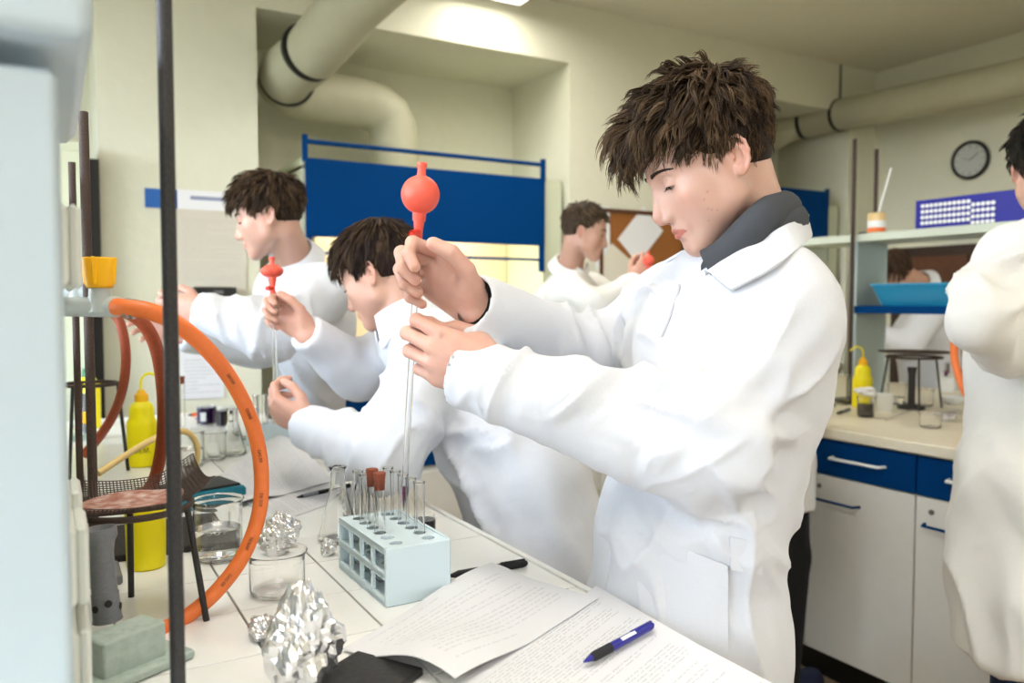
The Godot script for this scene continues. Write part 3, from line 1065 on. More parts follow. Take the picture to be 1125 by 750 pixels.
	# the one at the right edge, back to the lens
	d = {}
	d.face = Vector3(1, 0, -0.35).normalized()
	d.look = Vector3(1, 0, -0.5).normalized()
	d.pitch = 20.0; d.hs = 0.98; d.hcell = 0.006; d.fcell = 0.005; d.ccell = 0.009; d.ear_side = -1.0
	d.ear = Vector3(2.0410, 1.6265, -0.9339)
	d.neck = Vector3(2.1287, 1.5356, -0.9939)
	d.sh = [Vector3(2.2713, 1.4182, -1.0901), Vector3(1.8067, 1.4021, -0.9636)]
	d.el = [Vector3(2.3900, 1.1927, -1.0785), Vector3(1.6725, 1.2786, -0.9647)]
	d.wr = [Vector3(2.6809, 1.1708, -1.0832), Vector3(1.9881, 1.1781, -0.9854)]
	d.chest = Vector3(2.0862, 1.3244, -1.0065)
	d.waist = Vector3(2.0171, 1.0335, -0.9491)
	d.hip = Vector3(1.9953, 0.8928, -0.9307)
	d.hem = 0.50
	d.torso = [0.215, 0.205, 0.245]
	d.sleeves = [[0.085, 0.075, 0.055], [0.078, 0.062, 0.052]]
	d.hands = [[Vector3(0.9, 0.1, -0.3), Vector3(0, 0.9, 0.2), SOFT, THUMB_OUT], [Vector3(0.95, -0.1, -0.3), Vector3(0, 0.9, 0.2), SOFT, THUMB_OUT]]
	d.cloth = M.coat_grey
	d.folds = [[Vector3(1.7455, 1.3239, -0.9714), 0.16, (R_ * -0.4 + Vector3.UP * 0.9).normalized(), 0.08, 0.024], [Vector3(1.8537, 1.0428, -0.9743), 0.3, (R_ * 0.9 + Vector3.UP * 0.2).normalized(), 0.10, 0.022], [Vector3(1.8464, 0.7415, -0.9616), 0.35, R_, 0.13, 0.022]]
	d.trouser = mat(Color(0.10, 0.16, 0.30), 0.9)
	d.thick = 8.0; d.puff = 14.0
	d.style = {"seed": 31, "many": 500, "top": 50.0, "fringe": 50.0, "side": 40.0, "nape": 30.0, "volume": 12.0, "lift": 0.4, "mess": 0.8, "fat": 1.8, "wisps": 6, "fall": 0.15, "clump": 6.0, "curl": 0.4, "back": 0.9, "dark": Color(0.010, 0.008, 0.007), "light": Color(0.04, 0.03, 0.022)}
	plan(d)
	who.append([d, "black-haired student at the right edge with back turned"])
	# the girl bending down behind the island
	d = {}
	d.face = Vector3(-1, 0, 0.1).normalized()
	d.look = (L * cos(0.25) + T_ * sin(0.25)).normalized()
	d.pitch = 46.0; d.hs = 0.96; d.hcell = 0.006; d.fcell = 0.006; d.ccell = 0.016
	d.ear = Vector3(3.8876, 1.4813, -2.6241)
	d.neck = Vector3(4.1107, 1.4087, -2.6766)
	d.sh = [Vector3(3.9937, 1.2775, -2.5517), Vector3(4.2871, 1.2996, -2.7885)]
	d.el = [Vector3(3.8319, 1.0906, -2.5765), Vector3(4.1573, 1.0942, -2.8516)]
	d.wr = [Vector3(3.7685, 1.1495, -2.6741), Vector3(3.9350, 1.1414, -2.8088)]
	d.chest = Vector3(4.1544, 1.1265, -2.6818)
	d.waist = Vector3(4.1840, 0.8512, -2.6725)
	d.hip = Vector3(4.1804, 0.7016, -2.6662)
	d.hem = 0.5
	d.torso = [0.17, 0.16, 0.20]
	d.hands = [[Vector3(-0.8, 0.2, 0), Vector3(0, 0.9, 0.2), SOFT, THUMB_OUT], [Vector3(-0.8, 0.2, 0), Vector3(0, 0.9, 0.2), SOFT, THUMB_OUT]]
	d.thick = 9.0; d.puff = 8.0
	d.style = {"seed": 41, "many": 420, "top": 90.0, "fringe": 60.0, "side": 80.0, "nape": 60.0, "volume": 5.0, "lift": 0.05, "mess": 0.1, "fat": 2.6, "wisps": 5, "fall": 0.25, "clump": 6.0, "curl": 0.05, "back": 0.8, "dark": Color(0.045, 0.026, 0.016), "light": Color(0.13, 0.08, 0.05)}
	plan(d)
	who.append([d, "girl with brown hair bending down behind the island shelf"])
	# the one hidden behind the boy in front
	d = {}
	d.face = Vector3(1, 0, -0.1).normalized()
	d.look = (R_ * cos(-0.3) + T_ * sin(-0.3)).normalized()
	d.pitch = 20.0; d.hs = 0.95; d.hcell = 0.007; d.fcell = 0.006; d.ccell = 0.016; d.ear_side = -1.0
	d.ear = Vector3(1.8536, 1.6367, -1.8969)
	d.neck = Vector3(1.9248, 1.5062, -1.9756)
	d.sh = [Vector3(2.0826, 1.3580, -2.0383), Vector3(1.7912, 1.3537, -1.8361)]
	d.el = [Vector3(2.1751, 1.0199, -2.0355), Vector3(1.7646, 1.0661, -1.7659)]
	d.wr = [Vector3(2.2402, 1.0673, -1.9314), Vector3(1.9696, 1.0962, -1.7191)]
	d.chest = Vector3(1.9511, 1.2812, -1.9364)
	d.waist = Vector3(2.0084, 0.9672, -1.8858)
	d.hip = Vector3(2.0203, 0.8176, -1.8706)
	d.hem = 0.665
	d.torso = [0.18, 0.17, 0.19]
	d.trouser = mat(Color(0.02, 0.02, 0.025), 0.9)
	d.shoe = mat(Color(0.08, 0.12, 0.24), 0.8)
	d.hands = [[Vector3(0.25, 0.9, 0), Vector3(-0.9, 0.2, 0.2), GRIP, THUMB_OUT], [Vector3(0.25, 0.9, 0), Vector3(-0.9, 0.2, -0.2), GRIP, THUMB_OUT]]
	d.cloth = M.coat_grey
	d.style = {"seed": 51, "many": 300, "top": 40.0, "fringe": 40.0, "side": 20.0, "fat": 2.4, "wisps": 4}
	plan(d)
	who.append([d, "student in black trousers hidden behind the boy in front"])

# ---------------------------------------------------------------- materials of the room
var M := {}
func make_materials() -> void:
	skin_mat = mat(Color.WHITE, 0.48)
	skin_mat.vertex_color_use_as_albedo = true
	skin_mat.subsurf_scatter_enabled = true
	skin_mat.subsurf_scatter_strength = 0.12
	hair_mat = mat(Color.WHITE, 0.62)
	hair_mat.metallic_specular = 0.3
	hair_mat.vertex_color_use_as_albedo = true
	coat_mat = noisy(Color(0.84, 0.85, 0.876), Color(0.855, 0.865, 0.89), 9.0, 0.92, 0.35, 0.08, 3, 4)
	M.coat_grey = noisy(Color(0.875, 0.87, 0.85), Color(0.90, 0.895, 0.88), 9.0, 0.92, 0.35, 0.08, 3, 5)
	M.wall = noisy(Color(0.85, 0.845, 0.765), Color(0.86, 0.855, 0.775), 1.3, 0.9, 0.6, 0.03, 4, 7)
	M.ceiling = noisy(Color(0.85, 0.835, 0.76), Color(0.86, 0.845, 0.77), 1.0, 0.92, 0.4, 0.03, 4, 8)
	M.floor = noisy(Color(0.60, 0.52, 0.43), Color(0.66, 0.58, 0.49), 2.0, 0.5, 0.0, 0.03, 4, 9)
	M.floor_b = noisy(Color(0.63, 0.55, 0.46), Color(0.69, 0.61, 0.52), 2.6, 0.5, 0.0, 0.03, 4, 10)
	M.joint = mat(Color(0.40, 0.36, 0.31), 0.95)
	M.tile = noisy(Color(0.94, 0.94, 0.93), Color(0.95, 0.95, 0.94), 3.0, 0.28, 0.0, 0.02, 3, 12)
	M.tile_b = noisy(Color(0.93, 0.93, 0.915), Color(0.94, 0.94, 0.93), 3.4, 0.3, 0.0, 0.02, 3, 13)
	M.grout = noisy(Color(0.42, 0.37, 0.30), Color(0.62, 0.57, 0.49), 14.0, 0.95, 1.0, 0.05, 3, 14)
	M.blue = mat(Color(0.0, 0.22, 0.44), 0.5)
	M.blue.metallic_specular = 0.15
	M.door = noisy(Color(0.905, 0.90, 0.88), Color(0.915, 0.91, 0.89), 2.0, 0.55, 0.0, 0.03, 3, 15)
	M.counter = noisy(Color(0.88, 0.845, 0.755), Color(0.91, 0.875, 0.79), 3.0, 0.35, 0.0, 0.03, 4, 16)
	M.shelf = mat(Color(0.77, 0.80, 0.74), 0.5)
	M.upright = mat(Color(0.66, 0.72, 0.73), 0.5)
	M.hood = mat(Color(0.80, 0.82, 0.72), 0.5)
	M.duct = noisy(Color(0.68, 0.67, 0.57), Color(0.71, 0.70, 0.60), 1.6, 0.55, 0.0, 0.03, 3, 17)
	M.black = mat(Color(0.035, 0.035, 0.038), 0.5)
	M.rubber = mat(Color(0.05, 0.05, 0.05), 0.75)
	M.iron = noisy(Color(0.16, 0.155, 0.16), Color(0.25, 0.235, 0.23), 18.0, 0.5, 1.5, 0.05, 4, 18)
	M.iron.metallic = 0.35
	M.rust = noisy(Color(0.17, 0.125, 0.11), Color(0.33, 0.25, 0.21), 20.0, 0.7, 2.0, 0.06, 4, 19)
	M.steel = mat(Color(0.62, 0.62, 0.62), 0.3, 0.9)
	M.grey_metal = noisy(Color(0.42, 0.43, 0.45), Color(0.49, 0.49, 0.51), 16.0, 0.4, 0.6, 0.05, 3, 20)
	M.grey_metal.metallic = 0.25
	M.white_plastic = mat(Color(0.86, 0.90, 0.92), 0.35)
	M.panel = mat(Color(0.74, 0.80, 0.835), 0.4)
	M.socket = mat(Color(0.90, 0.91, 0.88), 0.3)
	M.rack = mat(Color(0.83, 0.90, 0.93), 0.42)
	M.yellow = mat(Color(1.0, 0.94, 0.0), 0.35)
	M.yellow.backlight_enabled = true
	M.yellow.backlight = Color(0.5, 0.45, 0.0)
	M.tap = mat(Color(1.0, 0.75, 0.02), 0.35)
	M.tap_body = mat(Color(0.74, 0.78, 0.78), 0.35)
	M.hose = noisy(Color(0.91, 0.45, 0.19), Color(0.93, 0.485, 0.22), 12.0, 0.45, 0.0, 0.03, 3, 21)
	M.hose_old = noisy(Color(0.52, 0.22, 0.10), Color(0.62, 0.27, 0.13), 12.0, 0.55, 0.0, 0.03, 3, 22)
	M.latex = mat(Color(0.88, 0.76, 0.50), 0.5)
	M.red = mat(Color(0.91, 0.24, 0.15), 0.42)
	M.bulb = mat(Color(0.93, 0.37, 0.29), 0.5)
	M.cork = noisy(Color(0.46, 0.22, 0.14), Color(0.58, 0.30, 0.20), 40.0, 0.8, 1.5, 0.06, 3, 23)
	M.glass = pane(Color(0.93, 0.97, 0.96), 0.06, 0.02)
	M.flint = glass(Color(1.0, 1.0, 1.0, 0.0))
	M.flint.refraction_scale = 0.042
	M.tube_glass = glass(Color(1.0, 1.0, 1.0, 0.0))
	M.tube_glass.refraction_scale = 0.022
	M.stem = pane(Color(0.90, 0.93, 0.95), 0.14, 0.02)
	M.water = glass(Color(1, 1, 1, 0.0))
	M.water.refraction_scale = 0.033
	M.ink = mat(Color(0.07, 0.02, 0.10), 0.15)
	M.purple = mat(Color(0.45, 0.06, 0.38), 0.2)
	M.print = mat(Color(0.93, 0.94, 0.94), 0.6)
	M.dark_print = mat(Color(0.12, 0.07, 0.05), 0.8)
	M.foil = mat(Color(0.90, 0.90, 0.91), 0.26, 0.95)
	M.teal = mat(Color(0.0, 0.43, 0.52), 0.35)
	M.pan = noisy(Color(0.50, 0.24, 0.17), Color(0.80, 0.75, 0.72), 5.0, 0.9, 1.0, 0.03, 4, 24)
	M.base_green = noisy(Color(0.62, 0.68, 0.64), Color(0.72, 0.775, 0.745), 8.0, 0.5, 1.0, 0.03, 4, 25)
	M.mat = noisy(Color(0.09, 0.085, 0.08), Color(0.22, 0.20, 0.18), 12.0, 0.8, 1.0, 0.04, 4, 26)
	M.stone = noisy(Color(0.07, 0.07, 0.075), Color(0.16, 0.16, 0.165), 12.0, 0.6, 1.0, 0.03, 4, 27)
	M.pen_blue = mat(Color(0.10, 0.10, 0.55), 0.3)
	M.pen_grip = mat(Color(0.06, 0.06, 0.09), 0.6)
	M.board = noisy(Color(0.52, 0.31, 0.12), Color(0.62, 0.39, 0.17), 20.0, 0.9, 1.0, 0.05, 4, 28)
	M.wood = noisy(Color(0.30, 0.155, 0.06), Color(0.36, 0.19, 0.08), 3.0, 0.5, 0.0, 0.02, 4, 29)
	M.wood_dark = mat(Color(0.17, 0.085, 0.04), 0.5)
	M.paper = mat(Color(0.90, 0.90, 0.91), 0.85)
	M.cream_paper = mat(Color(0.86, 0.84, 0.78), 0.85)
	M.hoodie = noisy(Color(0.20, 0.215, 0.235), Color(0.30, 0.31, 0.335), 60.0, 0.95, 3.0, 0.1, 3, 30)
	M.sign_blue = mat(Color(0.08, 0.36, 0.66), 0.5)
	M.crate = mat(Color(0.09, 0.10, 0.55), 0.4)
	M.tray = mat(Color(0.10, 0.55, 0.72), 0.35)
	M.bottle_cream = mat(Color(0.86, 0.74, 0.52), 0.4)
	M.orange = mat(Color(0.92, 0.45, 0.22), 0.5)
	M.green = mat(Color(0.0, 0.36, 0.20), 0.4)

func text_page(sd: int, lines: int, ink: float, size := Vector2i(420, 594)) -> StandardMaterial3D:
	# a printed page: rows of small dark words on white, too small to read
	var im := Image.create(size.x, size.y, false, Image.FORMAT_RGB8)
	im.fill(Color(0.87, 0.87, 0.885))
	var rng := RandomNumberGenerator.new()
	rng.seed = sd
	var y := 46
	var step := int((size.y - 90.0) / lines)
	for l in lines:
		var x := 40 + (rng.randi() % 3) * 12 * int(rng.randf() < 0.25)
		var end := size.x - 40 - int(rng.randf() < 0.35) * rng.randi_range(20, 220)
		if rng.randf() < 0.12:
			y += step
			continue
		while x < end:
			var w := rng.randi_range(5, 26)
			for k in range(0, w, 3):
				var g := rng.randf_range(0.25, 0.7)
				im.fill_rect(Rect2i(x + k, y + rng.randi() % 2, 2, maxi(2, step / 3)), Color(0.87, 0.87, 0.885).lerp(Color(0.2, 0.2, 0.25), ink * g))
			x += w + 5
		y += step
	im.generate_mipmaps()
	var m := mat(Color.WHITE, 0.85)
	m.albedo_texture = ImageTexture.create_from_image(im)
	return m

# ---------------------------------------------------------------- small builders
func spline(p: Array, steps := 8) -> PackedVector3Array:
	var out := PackedVector3Array()
	for i in p.size() - 1:
		var a: Vector3 = p[maxi(i - 1, 0)]
		var b: Vector3 = p[i]
		var c: Vector3 = p[i + 1]
		var d: Vector3 = p[mini(i + 2, p.size() - 1)]
		for k in steps: out.append(b.cubic_interpolate(c, a, d, float(k) / steps))
	out.append(p[p.size() - 1])
	return out

func base_at(p: Vector3) -> Vector3: return Vector3(p.x, 0.9, p.z)

func beaker(at: Vector3, r: float, h: float, label: String, group := "", water := 0.0, called := "beaker") -> Node3D:
	var t := thing(called, at, label, "beaker", group)
	var g := shape()
	g.lathe([Vector2(0.001, 0.0015), Vector2(r - 0.006, 0.0015), Vector2(r - 0.001, 0.005), Vector2(r, 0.012), Vector2(r, h - 0.01), Vector2(r + 0.001, h - 0.005), Vector2(r + 0.004, h), Vector2(r + 0.0035, h + 0.0012), Vector2(r - 0.0005, h - 0.006), Vector2(r - 0.0018, h - 0.012), Vector2(r - 0.0018, 0.012), Vector2(r - 0.006, 0.0045), Vector2(0.001, 0.004)], 36)
	put("glass_wall", g, M.flint, t)
	if water > 0.0:
		var w := shape()
		w.lathe([Vector2(0.0001, 0.005), Vector2(r - 0.007, 0.005), Vector2(r - 0.0022, 0.012), Vector2(r - 0.0022, water), Vector2(0.0001, water)], 36, Transform3D.IDENTITY, true)
		put("water", w, M.water, t)
	return t

func flask(at: Vector3, r: float, h: float, label: String, group := "") -> Node3D:
	var t := thing("conical_flask", at, label, "flask", group)
	var g := shape()
	var n := r * 0.36
	g.lathe([Vector2(0.001, 0.001), Vector2(r - 0.006, 0.001), Vector2(r, 0.007), Vector2(r - 0.002, 0.014), Vector2(n + 0.002, h * 0.70), Vector2(n, h * 0.76), Vector2(n, h - 0.005), Vector2(n + 0.003, h), Vector2(n + 0.002, h + 0.001), Vector2(n - 0.002, h - 0.006), Vector2(n - 0.002, h * 0.76), Vector2(r - 0.004, 0.014), Vector2(r - 0.007, 0.004), Vector2(0.001, 0.004)], 28)
	put("glass_wall", g, M.flint, t)
	return t

func test_tube(at: Vector3, label: String, group: String, stopper := false, fill: Material = null, h := 0.15, r := 0.008) -> Node3D:
	var t := thing("test_tube", at, label, "test tube", group)
	var g := shape()
	g.lathe([Vector2(0.0005, 0), Vector2(r * 0.6, r * 0.25), Vector2(r * 0.95, r * 0.75), Vector2(r, r * 1.2), Vector2(r, h - 0.002), Vector2(r + 0.0012, h), Vector2(r - 0.0011, h), Vector2(r - 0.0012, h - 0.004), Vector2(r - 0.0012, r * 1.2), Vector2(r * 0.5, r * 0.5), Vector2(0.0005, r * 0.35)], 18)
	put("glass_wall", g, M.tube_glass, t)
	if fill != null:
		var w := shape()
		w.lathe([Vector2(0.0001, 0.004), Vector2(r * 0.7, 0.006), Vector2(r - 0.0014, 0.012), Vector2(r - 0.0014, 0.03), Vector2(0.0001, 0.03)], 14)
		put("liquid", w, fill, t)
	if stopper:
		var s := shape()
		s.lathe([Vector2(0.0001, h - 0.012), Vector2(r * 0.85, h - 0.012), Vector2(r * 0.95, h), Vector2(r * 1.18, h + 0.012), Vector2(r * 1.1, h + 0.014), Vector2(0.0001, h + 0.014)], 18, Transform3D.IDENTITY, true)
		put("stopper", s, M.cork, t)
	return t

func wash_bottle(at: Vector3, turn: float, label: String, group := "", size := 1.0) -> Node3D:
	var t := thing("wash_bottle", at, label, "bottle", group)
	t.rotation.y = turn
	t.scale = Vector3.ONE * size
	var b := shape()
	b.lathe([Vector2(0.0001, 0), Vector2(0.034, 0), Vector2(0.038, 0.004), Vector2(0.038, 0.105), Vector2(0.036, 0.118), Vector2(0.031, 0.128), Vector2(0.030, 0.150), Vector2(0.026, 0.162), Vector2(0.017, 0.170), Vector2(0.0145, 0.173), Vector2(0.0001, 0.173)], 28)
	put("flask_body", b, M.yellow, t)
	var c := shape()
	c.lathe([Vector2(0.0001, 0.169), Vector2(0.0175, 0.169), Vector2(0.0175, 0.187), Vector2(0.012, 0.190), Vector2(0.008, 0.200), Vector2(0.0001, 0.200)], 20, Transform3D.IDENTITY, true)
	put("screw_cap", c, M.tap, t)
	var n := shape()
	n.tube(spline([Vector3(0, 0.195, 0), Vector3(0, 0.222, 0), Vector3(0.010, 0.238, 0), Vector3(0.030, 0.242, 0), Vector3(0.052, 0.226, 0)], 6), 0.0036, 8)
	put("nozzle", n, M.yellow, t)
	return t

func rubber_tripod(at: Vector3, top: float, r: float, label: String, turn := 0.0) -> Node3D:
	var t := thing("iron_tripod", at, label, "tripod")
	var ring := shape()
	var pts := PackedVector3Array()
	for i in 33: pts.append(Vector3(cos(TAU * i / 32) * r, top, sin(TAU * i / 32) * r))
	ring.tube(pts, 0.0045, 8, false)
	put("ring", ring, M.rust, t)
	for i in 3:
		var an := turn + TAU * i / 3
		var d := Vector3(cos(an), 0, sin(an))
		var l := shape()
		l.tube(PackedVector3Array([d * r + Vector3(0, top, 0), d * (r * 1.32)]), 0.0042, 8)
		put("leg", l, M.iron, t)
	return t

func pipette(tip: Vector3, top: Vector3, size: float, bulbr: float, label: String, squeezed := false) -> Node3D:
	# glass stem with a three-valve rubber filler on top
	var t := thing("pipette", tip, label, "pipette", "pipettes held by the students")
	var up := (top - tip).normalized()
	var s := Vector3(0.867, 0, 0.4985)
	s = (s - up * s.dot(up)).normalized()
	var b := Basis(s, up, s.cross(up))
	var h := tip.distance_to(top)
	var g := shape()
	var o := Transform3D(b, Vector3.ZERO)
	g.lathe([Vector2(0.0006, 0), Vector2(0.0011, 0.002), Vector2(0.0042, 0.028), Vector2(0.0050, 0.04), Vector2(0.0050, h), Vector2(0.0036, h), Vector2(0.0036, 0.04), Vector2(0.0006, 0.01)], 18, o)
	put("glass_stem", g, M.tube_glass, t)
	var q := shape()
	q.lathe([Vector2(0.0001, 0.004), Vector2(0.0026, 0.026), Vector2(0.0030, 0.038), Vector2(0.0001, 0.040)], 12, o)
	put("liquid", q, M.purple, t)
	var f := shape()
	var k := bulbr
	f.lathe([Vector2(0.0052, h - 0.012), Vector2(0.0062, h - 0.012), Vector2(0.0066, h + k * 0.3), Vector2(0.0075, h + k * 0.5), Vector2(0.0080, h + k * 0.72)], 18, o, true)
	var m := h + k * 0.72
	f.lathe([Vector2(0.0001, m), Vector2(k * 0.34, m), Vector2(k * 0.36, m + k * 0.42), Vector2(k * 0.30, m + k * 0.46)], 22, o, true)
	var rings: Array = []
	var base := m + k * 0.40
	for i in 19:
		var a := -1.2 + 2.45 * i / 18.0
		var rr := k * cos(a)
		var yy: float = base + k * ((0.56 if squeezed else 0.95) + sin(a) * (0.62 if squeezed else 1.0))
		if squeezed: rr *= 1.0 if i < 12 else 0.92
		rings.append(Vector2(rr, yy))
	f.lathe(rings, 30, o)
	var tp: float = base + k * ((0.56 if squeezed else 0.95) + (0.55 if squeezed else 0.93))
	f.lathe([Vector2(k * 0.34, tp - k * 0.06), Vector2(k * 0.22, tp + k * 0.12), Vector2(k * 0.21, tp + k * 0.46), Vector2(k * 0.27, tp + k * 0.5), Vector2(k * 0.27, tp + k * 0.66), Vector2(k * 0.23, tp + k * 0.72), Vector2(0.0001, tp + k * 0.72)], 20, o)
	put("rubber_bulb", f, M.bulb, t)
	var v := shape()
	var root := up * (h + k * 0.15)
	var d := (b * Vector3(-0.25, -0.15, 0.85)).normalized()
	v.tube(PackedVector3Array([root, root + d * k * 0.85]), k * 0.20, 14, false)
	v.tube(PackedVector3Array([root + d * k * 0.85, root + d * k * 0.84]), PackedFloat32Array([k * 0.20, k * 0.11]), 14, false)
	v.tube(PackedVector3Array([root + d * k * 0.85, root + d * k * 0.6]), k * 0.11, 12, true)
	put("side_valve", v, M.red, t)
	return t

func crumple(called: String, at: Vector3, size: Vector3, sd: int, label: String, category := "foil") -> Node3D:
	# crumpled kitchen foil: a closed skin of sharp facets
	var n := FastNoiseLite.new()
	n.seed = sd; n.frequency = 1.0; n.fractal_octaves = 3
	var seg := 52
	var rows := 32
	var grid := []
	for i in rows + 1:
		var line := []
		var la := PI * i / rows - PI / 2.0
		for j in seg:
			var q := Vector3(cos(la) * cos(TAU * j / seg), sin(la), cos(la) * sin(TAU * j / seg))
			var w := n.get_noise_3dv(q * 0.7) * 0.5 + n.get_noise_3dv(q * 1.9 + Vector3(9, 2, 4)) * 0.20
			w = 0.92 + w + absf(n.get_noise_3dv(q * 3.2)) * 0.09
			var p := q * w
			p.y = maxf(p.y, -0.86)
			line.append((p * 0.5 + Vector3(0, 0.43, 0)) * size)
		grid.append(line)
	var s := shape()
	for i in rows:
		for j in seg:
			var a: Vector3 = grid[i][j]
			var b: Vector3 = grid[i][(j + 1) % seg]
			var c: Vector3 = grid[i + 1][(j + 1) % seg]
			var d: Vector3 = grid[i + 1][j]
			for tri in [[a, d, c], [a, c, b]]:
				var g: Vector3 = (tri[1] - tri[0]).cross(tri[2] - tri[0])
				if g.length() < 1e-12: continue
				var i0 := s.vert(tri[0], g)
				s.vert(tri[1], g); s.vert(tri[2], g)
				s.tri(i0, i0 + 1, i0 + 2)
	var o := put(called, s, M.foil)
	o.position = at
	tag(o, label, category)
	return o

func page(called: String, corners: Array, bend: Array, m: Material, label: String, category := "paper", thick := 0.0012) -> Node3D:
	# corners: four points in turn; bend: [[u, v, reach, height], ...] lifts the sheet
	var o: Vector3 = (corners[0] + corners[1] + corners[2] + corners[3]) / 4.0
	o.y = 0.9
	var rows := []
	for i in 19:
		var line := []
		for j in 15:
			var u := j / 14.0
			var v := i / 18.0
			var p: Vector3 = (corners[0] as Vector3).lerp(corners[1], u).lerp((corners[3] as Vector3).lerp(corners[2], u), v)
			for b in bend:
				var dd = Vector2(u - b[0], v - b[1]).length() / b[2]
				if dd < 1.0: p.y += b[3] * pow(1.0 - dd * dd, 2.0)
			line.append(p - o)
		rows.append(line)
	var s := shape()
	s.sheet(rows, thick)
	var n := s.nrm[0]
	if n.y < 0.0:
		for r in rows: r.reverse()
		s = shape()
		s.sheet(rows, thick)
	var t := put(called, s, m)
	t.position = o
	tag(t, label, category)
	return t

func pen(called: String, a: Vector3, b: Vector3, r: float, body: Material, grip: Material, tip: Material, label: String) -> Node3D:
	var t := thing(called, a, label, "pen")
	var d := b - a
	var s := shape()
	s.tube(PackedVector3Array([d * 0.36, d * 0.94, d * 0.975, d]), PackedFloat32Array([r, r, r * 0.85, r * 0.5]), 12)
	put("barrel", s, body, t)
	var g := shape()
	g.tube(PackedVector3Array([d * 0.10, d * 0.14, d * 0.36]), PackedFloat32Array([r * 0.75, r * 1.02, r * 1.04]), 12)
	put("grip", g, grip, t)
	var p := shape()
	p.tube(PackedVector3Array([Vector3.ZERO, d * 0.02, d * 0.10]), PackedFloat32Array([r * 0.12, r * 0.3, r * 0.75]), 10)
	put("point", p, tip, t)
	var c := shape()
	var up := Vector3.UP * r * 1.05
	c.bar(d * 0.66 + up, d * 0.97 + up, r * 0.5, r * 0.3)
	put("clip", c, body, t)
	return t

func cabinet(front: float, sign: float, z0: float, z1: float, deep: float, label: String) -> Node3D:
	# a base unit: one drawer above one door; its front lies at x = front and looks along sign
	var w := absf(z1 - z0)
	var zc := (z0 + z1) / 2.0
	var t := thing("base_cabinet", Vector3(front - sign * deep / 2.0, 0, zc), label, "cabinet", "base cabinets under the worktops")
	var f := sign * deep / 2.0
	var body := shape()
	body.box(Vector3(-sign * 0.012, 0.49, 0), Vector3(deep - 0.024, 0.74, w - 0.001))
	put("carcass", body, M.door, t)
	var kick := shape()
	kick.box(Vector3(-sign * 0.04, 0.06, 0), Vector3(deep - 0.08, 0.12, w - 0.001))
	put("toe_kick", kick, M.black, t)
	var dr := shape()
	dr.box(Vector3(f - sign * 0.009, 0.797, 0), Vector3(0.018, 0.117, w - 0.005), Basis.IDENTITY, 0.0015)
	var drawer := put("drawer", dr, M.blue, t)
	var h := shape()
	var fx := f + sign * 0.028
	var hz := w * 0.24
	h.tube(PackedVector3Array([Vector3(f - sign * 0.001, 0.802, -hz), Vector3(fx, 0.802, -hz * 0.94), Vector3(fx, 0.802, hz * 0.94), Vector3(f - sign * 0.001, 0.802, hz)]), 0.005, 10)
	put("handle", h, M.print, drawer)
	var dd := shape()
	dd.box(Vector3(f - sign * 0.009, 0.428, 0), Vector3(0.018, 0.612, w - 0.005), Basis.IDENTITY, 0.0015)
	var door := put("door", dd, M.door, t)
	var h2 := shape()
	var s0 := -w * 0.42
	var s1 := w * 0.02
	h2.tube(PackedVector3Array([Vector3(f - sign * 0.001, 0.655, s0), Vector3(fx, 0.655, s0 + 0.008), Vector3(fx, 0.655, s1 - 0.008), Vector3(f - sign * 0.001, 0.655, s1)]), 0.0045, 10)
	put("handle", h2, M.blue, door)
	var k := shape()
	k.tube(PackedVector3Array([Vector3(f - sign * 0.001, 0.695, -w * 0.37), Vector3(f + sign * 0.004, 0.695, -w * 0.37)]), 0.008, 14)
	put("lock", k, M.grey_metal, door)
	return t

